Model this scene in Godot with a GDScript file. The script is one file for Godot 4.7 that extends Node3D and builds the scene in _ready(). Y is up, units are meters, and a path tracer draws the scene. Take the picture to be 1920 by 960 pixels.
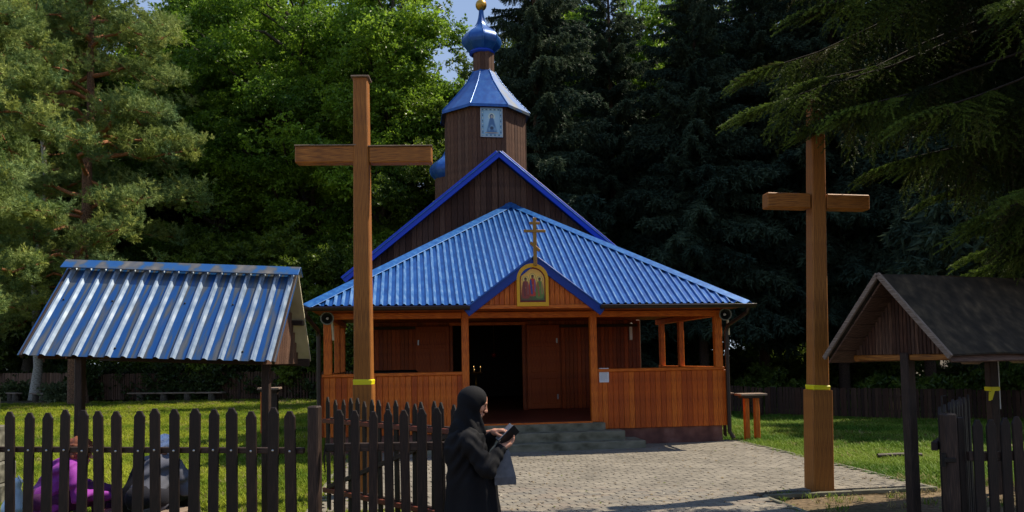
extends Node3D
# A wooden church with blue metal roofs in a forest clearing, behind a dark picket fence.

var rng := RandomNumberGenerator.new()
var cache := {}
const CHURCH_AT := Vector3(0.333, 0, -14.147)
const CHURCH_TURN := 0.13736


# ---------------------------------------------------------------- shapes
class Shape:
	var v := PackedVector3Array()
	var n := PackedVector3Array()
	var uv := PackedVector2Array()
	var c := PackedColorArray()
	var tint := Color.WHITE

	func tri_n(a: Vector3, b: Vector3, d: Vector3, na: Vector3, nb: Vector3, nd: Vector3) -> void:
		v.append(a); v.append(d); v.append(b)
		n.append(na); n.append(nd); n.append(nb)
		c.append(tint); c.append(tint); c.append(tint)
		uv.append(Vector2.ZERO); uv.append(Vector2.ZERO); uv.append(Vector2.ZERO)

	func tri(a: Vector3, b: Vector3, d: Vector3) -> void:
		var m := (b - a).cross(d - a).normalized()
		tri_n(a, b, d, m, m, m)

	func quad(a: Vector3, b: Vector3, d: Vector3, e: Vector3) -> void:
		tri(a, b, d)
		tri(a, d, e)

	func quad_uv(a: Vector3, b: Vector3, d: Vector3, e: Vector3) -> void:
		# a lower left, b lower right, d upper right, e upper left
		quad(a, b, d, e)
		var k := uv.size() - 6
		uv[k] = Vector2(0, 1); uv[k + 1] = Vector2(1, 0); uv[k + 2] = Vector2(1, 1)
		uv[k + 3] = Vector2(0, 1); uv[k + 4] = Vector2(0, 0); uv[k + 5] = Vector2(1, 0)

	func tri_o(a: Vector3, b: Vector3, d: Vector3, inside: Vector3) -> void:
		var m := (b - a).cross(d - a)
		if m.dot((a + b + d) / 3.0 - inside) < 0.0:
			tri(a, d, b)
		else:
			tri(a, b, d)

	func quad_o(a: Vector3, b: Vector3, d: Vector3, e: Vector3, inside: Vector3) -> void:
		tri_o(a, b, d, inside)
		tri_o(a, d, e, inside)

	func box(at: Vector3, size: Vector3, basis := Basis(), ch := 0.0) -> void:
		var h := size * 0.5
		var q := minf(ch, minf(h.x, minf(h.y, h.z)) * 0.9)
		var p := {}
		for sx in [-1, 1]:
			for sy in [-1, 1]:
				for sz in [-1, 1]:
					p[[sx, sy, sz, 0]] = at + basis * Vector3(sx * h.x, sy * (h.y - q), sz * (h.z - q))
					p[[sx, sy, sz, 1]] = at + basis * Vector3(sx * (h.x - q), sy * h.y, sz * (h.z - q))
					p[[sx, sy, sz, 2]] = at + basis * Vector3(sx * (h.x - q), sy * (h.y - q), sz * h.z)
		for s in [-1, 1]:
			quad_o(p[[s, -1, -1, 0]], p[[s, 1, -1, 0]], p[[s, 1, 1, 0]], p[[s, -1, 1, 0]], at)
			quad_o(p[[-1, s, -1, 1]], p[[1, s, -1, 1]], p[[1, s, 1, 1]], p[[-1, s, 1, 1]], at)
			quad_o(p[[-1, -1, s, 2]], p[[1, -1, s, 2]], p[[1, 1, s, 2]], p[[-1, 1, s, 2]], at)
		if q <= 0.0:
			return
		for s in [-1, 1]:
			for t in [-1, 1]:
				quad_o(p[[s, t, -1, 0]], p[[s, t, 1, 0]], p[[s, t, 1, 1]], p[[s, t, -1, 1]], at)
				quad_o(p[[s, -1, t, 0]], p[[s, 1, t, 0]], p[[s, 1, t, 2]], p[[s, -1, t, 2]], at)
				quad_o(p[[-1, s, t, 1]], p[[1, s, t, 1]], p[[1, s, t, 2]], p[[-1, s, t, 2]], at)
				for w in [-1, 1]:
					tri_o(p[[s, t, w, 0]], p[[s, t, w, 1]], p[[s, t, w, 2]], at)

	func hull8(b: Array, t: Array) -> void:
		# a block between the lower ring b and the upper ring t (same number of points each)
		var mid := Vector3.ZERO
		for q in b:
			mid += q
		for q in t:
			mid += q
		mid /= float(b.size() + t.size())
		for i in b.size():
			var j := (i + 1) % b.size()
			quad_o(b[i], b[j], t[j], t[i], mid)
		for i in range(1, b.size() - 1):
			tri_o(b[0], b[i], b[i + 1], mid)
			tri_o(t[0], t[i], t[i + 1], mid)

	func tube(pts: Array, radii: Array, sides := 8, wobble := 0.0, seed_ := 1) -> void:
		var r := RandomNumberGenerator.new()
		r.seed = seed_
		var rings := []
		var up := Vector3(0.31, 0.2, 0.93)
		var dirs := []
		for i in pts.size():
			var d: Vector3 = (pts[mini(i + 1, pts.size() - 1)] - pts[maxi(i - 1, 0)]).normalized()
			var x := (up - d * up.dot(d)).normalized()
			if x.length() < 0.5:
				x = d.cross(Vector3.RIGHT).normalized()
			up = x
			var y := d.cross(x)
			var ring := PackedVector3Array()
			for k in sides:
				var a := TAU * k / sides
				var rr: float = radii[i] * (1.0 + wobble * r.randf_range(-1, 1))
				ring.append(pts[i] + (x * cos(a) + y * sin(a)) * rr)
			rings.append(ring)
			dirs.append(d)
		for i in pts.size() - 1:
			for k in sides:
				var l := (k + 1) % sides
				var a: Vector3 = rings[i][k]
				var b: Vector3 = rings[i][l]
				var d: Vector3 = rings[i + 1][l]
				var e: Vector3 = rings[i + 1][k]
				var na: Vector3 = (a - pts[i]).normalized()
				var nb: Vector3 = (b - pts[i]).normalized()
				var nd: Vector3 = (d - pts[i + 1]).normalized()
				var ne: Vector3 = (e - pts[i + 1]).normalized()
				tri_n(a, b, d, na, nb, nd)
				tri_n(a, d, e, na, nd, ne)
		for k in range(1, sides - 1):
			tri(rings[0][0], rings[0][k + 1], rings[0][k])
			var z: int = pts.size() - 1
			tri(rings[z][0], rings[z][k], rings[z][k + 1])

	func lathe(profile: Array, sides: int, xf := Transform3D(), facets := 0, smooth := true) -> void:
		# profile: Vector2(radius, height) from bottom to top, turned round y. facets > 0: flat-sided with that many sides
		var pts := []
		for p in profile:
			var ring := PackedVector3Array()
			for k in sides:
				var a := TAU * k / sides
				var r: float = p.x
				if facets:
					var w := TAU / facets
					var f := fposmod(a, w) - w * 0.5
					r = lerpf(r, r * cos(w * 0.5) / cos(f), 0.9)
				ring.append(Vector3(sin(a) * r, p.y, cos(a) * r))
			pts.append(ring)
		for i in profile.size() - 1:
			for k in sides:
				var l := (k + 1) % sides
				var a: Vector3 = pts[i][k]
				var b: Vector3 = pts[i][l]
				var d: Vector3 = pts[i + 1][l]
				var e: Vector3 = pts[i + 1][k]
				if smooth:
					var s := [nrm(pts, i, k, sides), nrm(pts, i, l, sides), nrm(pts, i + 1, l, sides), nrm(pts, i + 1, k, sides)]
					tri_n(xf * a, xf * b, xf * d, xf.basis * s[0], xf.basis * s[1], xf.basis * s[2])
					tri_n(xf * a, xf * d, xf * e, xf.basis * s[0], xf.basis * s[2], xf.basis * s[3])
				else:
					tri(xf * a, xf * b, xf * d)
					tri(xf * a, xf * d, xf * e)

	func nrm(pts: Array, i: int, k: int, sides: int) -> Vector3:
		var hi: Vector3 = pts[mini(i + 1, pts.size() - 1)][k]
		var lo: Vector3 = pts[maxi(i - 1, 0)][k]
		var rt: Vector3 = pts[i][(k + 1) % sides]
		var lf: Vector3 = pts[i][(k + sides - 1) % sides]
		var t := rt - lf
		if t.length() < 1e-6:
			t = Vector3(cos(TAU * k / sides), 0, -sin(TAU * k / sides))
		return t.cross(hi - lo).normalized() if (hi - lo).length() > 1e-6 else Vector3.UP

	func mesh() -> ArrayMesh:
		var a := []
		a.resize(Mesh.ARRAY_MAX)
		a[Mesh.ARRAY_VERTEX] = v
		a[Mesh.ARRAY_NORMAL] = n
		a[Mesh.ARRAY_TEX_UV] = uv
		a[Mesh.ARRAY_COLOR] = c
		var m := ArrayMesh.new()
		m.add_surface_from_arrays(Mesh.PRIMITIVE_TRIANGLES, a)
		return m


# A distance field on a grid, meshed as surface nets: bodies, clothes, heads and hands.
class Field:
	var o: Vector3
	var s: float
	var nx: int
	var ny: int
	var nz: int
	var d := PackedFloat32Array()

	func _init(lo: Vector3, hi: Vector3, cell: float) -> void:
		o = lo
		s = cell
		nx = int(ceil((hi.x - lo.x) / cell)) + 1
		ny = int(ceil((hi.y - lo.y) / cell)) + 1
		nz = int(ceil((hi.z - lo.z) / cell)) + 1
		d.resize(nx * ny * nz)
		d.fill(1.0)

	func span(lo: Vector3, hi: Vector3) -> Array:
		var a := ((lo - o) / s).floor()
		var b := ((hi - o) / s).ceil()
		return [clampi(int(a.x), 0, nx - 1), clampi(int(b.x), 0, nx - 1), clampi(int(a.y), 0, ny - 1), clampi(int(b.y), 0, ny - 1), clampi(int(a.z), 0, nz - 1), clampi(int(b.z), 0, nz - 1)]

	func cap(a: Vector3, b: Vector3, ra: float, rb: float, k := 0.03, flat := Vector3.ONE) -> void:
		# a tapered capsule; flat squeezes it along the axes
		var m := maxf(ra, rb) * maxf(1.0, maxf(1.0 / flat.x, maxf(1.0 / flat.y, 1.0 / flat.z))) + k + s * 2.0
		var e := span(a.min(b) - Vector3.ONE * m, a.max(b) + Vector3.ONE * m)
		var fa := a * flat
		var ab := b * flat - fa
		var l2 := maxf(ab.length_squared(), 1e-9)
		for i in range(e[0], e[1] + 1):
			for j in range(e[2], e[3] + 1):
				var at := (i * ny + j) * nz
				for l in range(e[4], e[5] + 1):
					var p := (o + Vector3(i, j, l) * s) * flat - fa
					var t := clampf(p.dot(ab) / l2, 0.0, 1.0)
					var q := (p - ab * t).length() - lerpf(ra, rb, t)
					var w := d[at + l]
					var h := k - absf(w - q)
					d[at + l] = minf(w, q) - (h * h * 0.25 / k if h > 0.0 else 0.0)

	func ball(at: Vector3, r: Vector3, k := 0.02, cut := false) -> void:
		var m := r + Vector3.ONE * (k + s * 2.0)
		var e := span(at - m, at + m)
		var mean := minf(r.x, minf(r.y, r.z))
		for i in range(e[0], e[1] + 1):
			for j in range(e[2], e[3] + 1):
				var row := (i * ny + j) * nz
				for l in range(e[4], e[5] + 1):
					var p := (o + Vector3(i, j, l) * s - at) / r
					var q := (p.length() - 1.0) * mean
					var w := d[row + l]
					if cut:
						q = -q
						var g := k - absf(w - q)
						d[row + l] = maxf(w, q) + (g * g * 0.25 / k if g > 0.0 else 0.0)
					else:
						var h := k - absf(w - q)
						d[row + l] = minf(w, q) - (h * h * 0.25 / k if h > 0.0 else 0.0)

	func cut_below(y: float) -> void:
		for i in nx:
			for j in ny:
				var q := y - (o.y + j * s)
				if q < -s * 3.0:
					continue
				var row := (i * ny + j) * nz
				for l in nz:
					d[row + l] = maxf(d[row + l], q)

	func folds(f: Callable) -> void:
		# shifts the surface outwards by f(point)
		for i in nx:
			for j in ny:
				var row := (i * ny + j) * nz
				for l in nz:
					if absf(d[row + l]) < 0.06:
						d[row + l] -= f.call(o + Vector3(i, j, l) * s)

	func at_point(p: Vector3) -> float:
		var q := (p - o) / s
		var i := clampi(int(q.x), 0, nx - 2)
		var j := clampi(int(q.y), 0, ny - 2)
		var l := clampi(int(q.z), 0, nz - 2)
		var f := q - Vector3(i, j, l)
		var k := (i * ny + j) * nz + l
		var a := lerpf(lerpf(d[k], d[k + 1], f.z), lerpf(d[k + nz], d[k + nz + 1], f.z), f.y)
		k += ny * nz
		var b := lerpf(lerpf(d[k], d[k + 1], f.z), lerpf(d[k + nz], d[k + nz + 1], f.z), f.y)
		return lerpf(a, b, f.x)

	func into(sh: Shape) -> void:
		var spot := {}
		var v := PackedVector3Array()
		var nn := PackedVector3Array()
		var oy := nz
		var ox := ny * nz
		var corner := [0, 1, oy, oy + 1, ox, ox + 1, ox + oy, ox + oy + 1]
		var cp := [Vector3(0, 0, 0), Vector3(0, 0, 1), Vector3(0, 1, 0), Vector3(0, 1, 1), Vector3(1, 0, 0), Vector3(1, 0, 1), Vector3(1, 1, 0), Vector3(1, 1, 1)]
		var edges := [[0, 1], [2, 3], [4, 5], [6, 7], [0, 2], [1, 3], [4, 6], [5, 7], [0, 4], [1, 5], [2, 6], [3, 7]]
		for i in nx - 1:
			for j in ny - 1:
				var row := i * ox + j * oy
				for l in nz - 1:
					var k := row + l
					var first := d[k] < 0.0
					if (d[k + 1] < 0.0) == first and (d[k + oy] < 0.0) == first and (d[k + oy + 1] < 0.0) == first and (d[k + ox] < 0.0) == first and (d[k + ox + 1] < 0.0) == first and (d[k + ox + oy] < 0.0) == first and (d[k + ox + oy + 1] < 0.0) == first:
						continue
					var sum := Vector3.ZERO
					var count := 0
					for e in edges:
						var a := d[k + corner[e[0]]]
						var b := d[k + corner[e[1]]]
						if (a < 0.0) != (b < 0.0):
							sum += (cp[e[0]] as Vector3).lerp(cp[e[1]], a / (a - b))
							count += 1
					spot[k] = v.size()
					var p := o + (Vector3(i, j, l) + sum / count) * s
					v.append(p)
		for p in v:
			var g := Vector3(at_point(p + Vector3(s, 0, 0)) - at_point(p - Vector3(s, 0, 0)), at_point(p + Vector3(0, s, 0)) - at_point(p - Vector3(0, s, 0)), at_point(p + Vector3(0, 0, s)) - at_point(p - Vector3(0, 0, s)))
			nn.append(g.normalized())
		for k in spot:
			var i: int = k / ox
			var j: int = (k / oy) % ny
			var l: int = k % nz
			for axis in 3:
				var far: int = k + [ox, oy, 1][axis]
				if (d[k] < 0.0) == (d[far] < 0.0):
					continue
				var u: int = [oy, 1, ox][axis]
				var w: int = [1, ox, oy][axis]
				if [j, l, i][axis] == 0 or [l, i, j][axis] == 0:
					continue
				var q := [spot.get(k, -1), spot.get(k - u, -1), spot.get(k - u - w, -1), spot.get(k - w, -1)]
				if q.min() < 0:
					continue
				if d[k] >= 0.0:
					q.reverse()
				sh.tri_n(v[q[0]], v[q[1]], v[q[2]], nn[q[0]], nn[q[1]], nn[q[2]])
				sh.tri_n(v[q[0]], v[q[2]], v[q[3]], nn[q[0]], nn[q[2]], nn[q[3]])


# ---------------------------------------------------------------- things
func tag(o: Node3D, label: String, category: String, group := "", kind := "") -> Node3D:
	if label: o.set_meta("label", label)
	if category: o.set_meta("category", category)
	if group: o.set_meta("group", group)
	if kind: o.set_meta("kind", kind)
	return o


var names := {}
func numbered(called: String) -> String:
	var k: int = names.get(called, 0)
	names[called] = k + 1
	return called if k == 0 else "%s_%03d" % [called, k]


func thing(called: String, label: String, category: String, at := Vector3.ZERO, turn := 0.0, group := "") -> Node3D:
	var o := Node3D.new()
	o.name = numbered(called)
	add_child(o)
	o.position = at
	o.rotation.y = turn
	tag(o, label, category, group)
	return o


var part_count := {}
func part(called: String, m: Mesh, mat: Material, parent: Node3D = null, at := Vector3.ZERO, basis := Basis()) -> MeshInstance3D:
	var o := MeshInstance3D.new()
	var key := [parent, called]
	var k: int = part_count.get(key, 0)
	part_count[key] = k + 1
	o.mesh = m
	o.material_override = mat
	if parent:
		o.name = called if k == 0 else "%s_%03d" % [called, k]
		parent.add_child(o, true)
	else:
		o.name = numbered(called)
		add_child(o)
	o.transform = Transform3D(basis, at)
	return o


func cbox(size: Vector3, ch := 0.006) -> ArrayMesh:
	var key := "%.3f %.3f %.3f %.4f" % [size.x, size.y, size.z, ch]
	if not cache.has(key):
		var sh := Shape.new()
		sh.box(Vector3.ZERO, size, Basis(), ch)
		cache[key] = sh.mesh()
	return cache[key]


func plank(called: String, mat: Material, parent: Node3D, at: Vector3, size: Vector3, ch := 0.006, basis := Basis()) -> MeshInstance3D:
	return part(called, cbox(size, ch), mat, parent, at, basis)


func bar(called: String, mat: Material, parent: Node3D, a: Vector3, b: Vector3, wide: float, thick: float, out := Vector3.BACK, ch := 0.005) -> MeshInstance3D:
	# a squared timber from a to b; its thickness points along out
	var x := (b - a).normalized()
	var z := (out - x * out.dot(x)).normalized()
	return part(called, cbox(Vector3((b - a).length(), wide, thick), ch), mat, parent, (a + b) * 0.5, Basis(x, z.cross(x), z))


func scatter(called: String, m: Mesh, where: Array, tints: Array, mat: Material, parent: Node3D) -> MultiMeshInstance3D:
	var mm := MultiMesh.new()
	mm.transform_format = MultiMesh.TRANSFORM_3D
	mm.use_colors = true
	mm.mesh = m
	mm.instance_count = where.size()
	for i in where.size():
		var t: Transform3D = where[i]
		mm.set_instance_transform(i, t)
		mm.set_instance_color(i, tints[i])
	var o := MultiMeshInstance3D.new()
	o.multimesh = mm
	o.material_override = mat
	o.name = called if parent != self else numbered(called)
	o.set_meta("kind", "stuff")
	parent.add_child(o, true)
	return o


# ---------------------------------------------------------------- materials
func noise_map(seed_: int, freq: float, octaves: int, ramp: Array, size := 512, kind := FastNoiseLite.TYPE_SIMPLEX_SMOOTH, raw := false) -> NoiseTexture2D:
	var f := FastNoiseLite.new()
	f.seed = seed_
	f.noise_type = kind
	f.frequency = freq
	f.fractal_octaves = octaves
	f.fractal_type = FastNoiseLite.FRACTAL_FBM
	var t := NoiseTexture2D.new()
	t.width = size
	t.height = size
	t.seamless = true
	t.noise = f
	if not raw:
		var g := Gradient.new()
		var at := PackedFloat32Array()
		var col := PackedColorArray()
		for r in ramp:
			at.append(r[0])
			col.append(r[1])
		g.offsets = at
		g.colors = col
		t.color_ramp = g
	return t


func paint(called: String, map: Texture2D, scale: Vector3, rough := 0.7, tint := Color.WHITE, bump: Texture2D = null, height := 0.0, world := true) -> StandardMaterial3D:
	var m := StandardMaterial3D.new()
	m.resource_name = called
	m.albedo_color = tint
	m.albedo_texture = map
	m.uv1_triplanar = true
	m.uv1_world_triplanar = world
	m.uv1_triplanar_sharpness = 6.0
	m.uv1_scale = scale
	m.roughness = rough
	m.metallic_specular = 0.4
	if bump:
		m.heightmap_enabled = true
		m.heightmap_texture = bump
		m.heightmap_scale = height
	return m


func flat_paint(called: String, col: Color, rough := 0.6, metal := 0.0) -> StandardMaterial3D:
	var m := StandardMaterial3D.new()
	m.resource_name = called
	m.albedo_color = col
	m.roughness = rough
	m.metallic = metal
	m.metallic_specular = 0.4
	return m


func variants(base: StandardMaterial3D, tints: Array) -> Array:
	var out := []
	for t in tints:
		var m: StandardMaterial3D = base.duplicate()
		m.albedo_color = t
		out.append(m)
	return out


func pick(list: Array) -> Variant:
	return list[rng.randi() % list.size()]


func leaf_material(called: String, through: float, rough := 0.55) -> StandardMaterial3D:
	var m := StandardMaterial3D.new()
	m.resource_name = called
	m.vertex_color_use_as_albedo = true
	m.roughness = rough
	m.metallic_specular = 0.42 if rough < 0.5 else 0.2
	m.backlight_enabled = true
	m.backlight = Color(through, through, through).linear_to_srgb()
	return m


var grain: NoiseTexture2D
var grain_bump: NoiseTexture2D
var M := {}

func make_materials() -> void:
	var w := func(a, b): return [[0.0, a], [0.38, a.lerp(b, 0.3)], [0.55, a.lerp(b, 0.75)], [1.0, b]]
	grain_bump = noise_map(5, 0.03, 5, [], 512, FastNoiseLite.TYPE_SIMPLEX_SMOOTH, true)
	var orange := noise_map(11, 0.022, 5, [[0.0, Color8(108, 44, 10)], [0.4, Color8(178, 82, 20)], [0.6, Color8(206, 106, 28)], [1.0, Color8(228, 140, 48)]])
	var honey := noise_map(12, 0.02, 5, [[0.0, Color8(72, 42, 16)], [0.3, Color8(126, 76, 28)], [0.33, Color8(84, 50, 20)], [0.37, Color8(136, 82, 28)], [0.62, Color8(158, 98, 36)], [1.0, Color8(188, 130, 62)]])
	var dark := noise_map(13, 0.02, 5, [[0.0, Color8(46, 32, 26)], [0.45, Color8(84, 60, 48)], [0.65, Color8(112, 84, 68)], [1.0, Color8(150, 122, 102)]])
	var stain := noise_map(14, 0.025, 5, [[0.0, Color8(24, 16, 13)], [0.5, Color8(46, 32, 26)], [0.7, Color8(62, 46, 38)], [1.0, Color8(96, 78, 66)]])
	var grey := noise_map(15, 0.02, 5, [[0.0, Color8(84, 70, 60)], [0.5, Color8(126, 108, 94)], [1.0, Color8(170, 154, 138)]])
	var up := Vector3(12, 0.4, 12)
	var across := Vector3(0.4, 12, 12)
	var deep := Vector3(12, 12, 0.4)
	for e in [["up", up], ["across", across], ["deep", deep]]:
		M["orange_" + e[0]] = paint("orange stained wood", orange, e[1], 0.5, Color.WHITE, grain_bump, 0.04)
		M["honey_" + e[0]] = paint("oiled timber", honey, e[1] * Vector3(1.5, 0.7, 1.5) if e[0] == "up" else e[1], 0.6, Color.WHITE, grain_bump, 0.05)
		M["dark_" + e[0]] = paint("weathered dark boards", dark, e[1], 0.8, Color.WHITE, grain_bump, 0.1)
		M["stain_" + e[0]] = paint("dark stained wood", stain, e[1], 0.62, Color.WHITE, grain_bump, 0.06)
		M["grey_" + e[0]] = paint("grey weathered wood", grey, e[1], 0.85, Color.WHITE, grain_bump, 0.1)
	M.porch_boards = variants(M.orange_up, [Color(1, 1, 1), Color(0.93, 0.86, 0.8), Color(0.84, 0.74, 0.66), Color(1, 1.0, 0.98), Color(0.9, 0.8, 0.7), Color(0.97, 0.93, 0.88)])
	M.inner_boards = variants(M.orange_up, [Color(0.7, 0.64, 0.56), Color(0.62, 0.55, 0.47), Color(0.8, 0.72, 0.62)])
	M.gable_boards = variants(M.dark_up, [Color(0.86, 0.82, 0.8), Color(0.7, 0.62, 0.58), Color(0.95, 0.9, 0.86), Color(0.8, 0.7, 0.64)])
	M.tower_boards = variants(M.dark_up, [Color(1, 0.97, 0.94), Color(0.86, 0.8, 0.76), Color(1.0, 0.94, 0.88), Color(0.92, 0.84, 0.78)])
	M.pickets = variants(M.stain_up, [Color(0.72, 0.7, 0.7), Color(0.6, 0.57, 0.56), Color(0.8, 0.76, 0.74), Color(0.66, 0.64, 0.62)])
	M.lit_pickets = variants(M.grey_up, [Color(0.95, 0.84, 0.78), Color(0.8, 0.7, 0.66), Color(1.0, 0.9, 0.83), Color(0.72, 0.63, 0.58)])  # sunlight on the far left fence is put into these paler tints
	M.shade_pickets = variants(M.grey_up, [Color(0.56, 0.49, 0.45), Color(0.66, 0.58, 0.53), Color(0.46, 0.41, 0.39), Color(0.6, 0.5, 0.45)])  # same wood, with the shade under the trees put into darker tints
	# painted sheet metal
	var blue := noise_map(21, 0.012, 5, [[0.0, Color8(14, 62, 126)], [0.45, Color8(22, 78, 150)], [0.6, Color8(26, 84, 156)], [1.0, Color8(56, 104, 160)]])
	var dirt_and_sheen := noise_map(22, 0.008, 6, [[0.0, Color8(24, 74, 136)], [0.4, Color8(32, 80, 140)], [0.53, Color8(56, 80, 112)], [0.64, Color8(82, 86, 92)], [1.0, Color8(112, 110, 104)]])
	M.blue = paint("blue painted sheet metal", blue, Vector3(0.8, 0.5, 0.5), 0.3)
	M.blue_glint = paint("pale blue metal with painted glint", noise_map(28, 0.02, 5, [[0.0, Color8(92, 112, 136)], [0.5, Color8(138, 155, 174)], [1.0, Color8(184, 194, 204)]], 256), Vector3(3, 0.8, 0.8), 0.3, Color.WHITE, null, 0.0, false)  # sun glint on the shelter ribs, put into the colour
	M.blue_sunlit = paint("lighter blue metal with painted sunlight", noise_map(29, 0.02, 5, [[0.0, Color8(38, 84, 144)], [0.5, Color8(74, 114, 164)], [1.0, Color8(120, 150, 184)]], 256), Vector3(1.5, 0.8, 0.8), 0.3)  # lighter blue that paints sunlight onto the church roof ribs
	M.dirty_ridge = paint("dirty blue ridge metal", dirt_and_sheen, Vector3(0.8, 0.6, 0.6), 0.34, Color(1.15, 1.1, 1.05), null, 0.0, false)
	M.blue_ridge = paint("blue ridge metal", blue, Vector3(1.2, 1.2, 1.2), 0.32, Color(1.25, 1.15, 1.05))
	M.blue_dirty = paint("dirty blue sheet metal", dirt_and_sheen, Vector3(2.8, 0.45, 0.45), 0.3, Color.WHITE, null, 0.0, false)
	M.blue_tower = paint("blue tower metal", blue, Vector3(0.7, 0.7, 0.7), 0.34)
	M.blue_sheen = paint("blue tower metal with painted grey sheen", dirt_and_sheen, Vector3(0.5, 0.35, 0.5), 0.4)  # grey sheen of the right tower facets, painted into the colour
	M.blue_verge = flat_paint("blue painted verge board", Color8(22, 66, 190), 0.4)
	M.blue_dark = flat_paint("dark blue verge board", Color8(20, 54, 140), 0.42)
	for k in ["blue", "blue_ridge", "blue_dirty", "blue_tower", "blue_sheen", "blue_glint", "dirty_ridge"]:
		M[k].metallic = 0.5 if k == "blue" else 0.3
		M[k].metallic_specular = 0.55
	M.gutter = flat_paint("dark brown gutter", Color8(44, 34, 30), 0.35)
	M.cream = paint("cream underside", noise_map(23, 0.01, 4, [[0.0, Color8(160, 150, 124)], [1.0, Color8(206, 198, 170)]], 256), Vector3(1, 1, 1), 0.6)
	M.concrete = paint("worn concrete", noise_map(24, 0.012, 6, [[0.0, Color8(84, 82, 70)], [0.3, Color8(118, 115, 102)], [0.5, Color8(136, 133, 120)], [0.7, Color8(146, 142, 130)], [1.0, Color8(170, 166, 154)]]), Vector3(0.4, 0.6, 0.4), 0.9, Color(0.84, 0.84, 0.8))
	M.plinth = paint("red brown plinth paint", noise_map(25, 0.01, 5, [[0.0, Color8(78, 48, 44)], [0.6, Color8(108, 70, 62)], [1.0, Color8(128, 92, 84)]], 256), Vector3(1, 1, 1), 0.8)
	M.floor_red = flat_paint("red brown floor", Color8(104, 52, 38), 0.5)
	M.felt = paint("mossy roofing felt", noise_map(26, 0.012, 6, [[0.0, Color8(44, 42, 38)], [0.5, Color8(76, 72, 66)], [0.7, Color8(98, 92, 82)], [1.0, Color8(132, 122, 108)]]), Vector3(0.9, 0.9, 0.9), 0.95, Color(0.74, 0.68, 0.6), grain_bump, 0.1)
	M.stone = paint("grey stone", noise_map(27, 0.015, 6, [[0.0, Color8(92, 90, 84)], [0.5, Color8(138, 135, 126)], [1.0, Color8(184, 180, 170)]], 256), Vector3(1.6, 1.6, 1.6), 0.9, Color.WHITE, grain_bump, 0.1)
	M.stone_dark = M.stone.duplicate()
	M.stone_dark.albedo_color = Color(0.72, 0.72, 0.7)
	M.gold = flat_paint("dull gold", Color8(196, 150, 66), 0.35, 0.8)
	M.gold_paint = flat_paint("gold paint", Color8(214, 160, 34), 0.45, 0.1)
	M.cross_gold = flat_paint("brown gold paint", Color8(150, 112, 52), 0.5, 0.2)
	M.tape = flat_paint("yellow tape", Color8(226, 214, 28), 0.4)
	M.steel = flat_paint("galvanised bolt", Color8(176, 176, 176), 0.35, 0.8)
	M.iron = flat_paint("black iron", Color8(24, 22, 22), 0.5, 0.3)
	M.white_paper = flat_paint("white plastic", Color8(226, 226, 222), 0.5)
	M.void_dark = flat_paint("dark interior plaster", Color8(40, 32, 28), 0.9)
	M.horn = flat_paint("grey green horn", Color8(112, 116, 106), 0.45)
	M.horn_in = flat_paint("dark horn throat", Color8(44, 46, 42), 0.5)
	M.bark_pine = paint("pine bark", noise_map(31, 0.02, 5, [[0.0, Color8(58, 42, 34)], [0.45, Color8(104, 78, 62)], [0.6, Color8(138, 102, 80)], [1.0, Color8(176, 132, 100)]]), Vector3(2.4, 0.8, 2.4), 0.9, Color.WHITE, grain_bump, 3.0)
	M.bark_limb = paint("red pine limb bark", noise_map(32, 0.02, 4, [[0.0, Color8(96, 62, 44)], [0.5, Color8(148, 96, 66)], [1.0, Color8(186, 132, 94)]], 256), Vector3(2.4, 2.4, 2.4), 0.85, Color.WHITE, grain_bump, 1.0)
	M.bark_grey = paint("grey bark", noise_map(33, 0.02, 5, [[0.0, Color8(50, 44, 38)], [0.5, Color8(84, 76, 66)], [1.0, Color8(122, 114, 102)]]), Vector3(2.4, 0.7, 2.4), 0.95, Color.WHITE, grain_bump, 2.0)
	M.bark_pale = paint("pale birch bark", noise_map(34, 0.02, 4, [[0.0, Color8(92, 88, 80)], [0.45, Color8(158, 154, 144)], [1.0, Color8(200, 196, 186)]], 256), Vector3(1.5, 3.0, 1.5), 0.8)
	M.bark_spruce = paint("spruce bark", noise_map(35, 0.03, 5, [[0.0, Color8(52, 42, 36)], [0.5, Color8(88, 70, 58)], [1.0, Color8(122, 100, 84)]], 256), Vector3(2.4, 1.4, 2.4), 0.95, Color.WHITE, grain_bump, 1.5)
	M.leaf = leaf_material("broad leaves", 1.0, 0.38)
	M.needle = leaf_material("pine needles", 0.4, 0.6)
	M.spruce = leaf_material("spruce needles", 0.6)
	M.grass = leaf_material("grass blades", 0.6)


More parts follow.
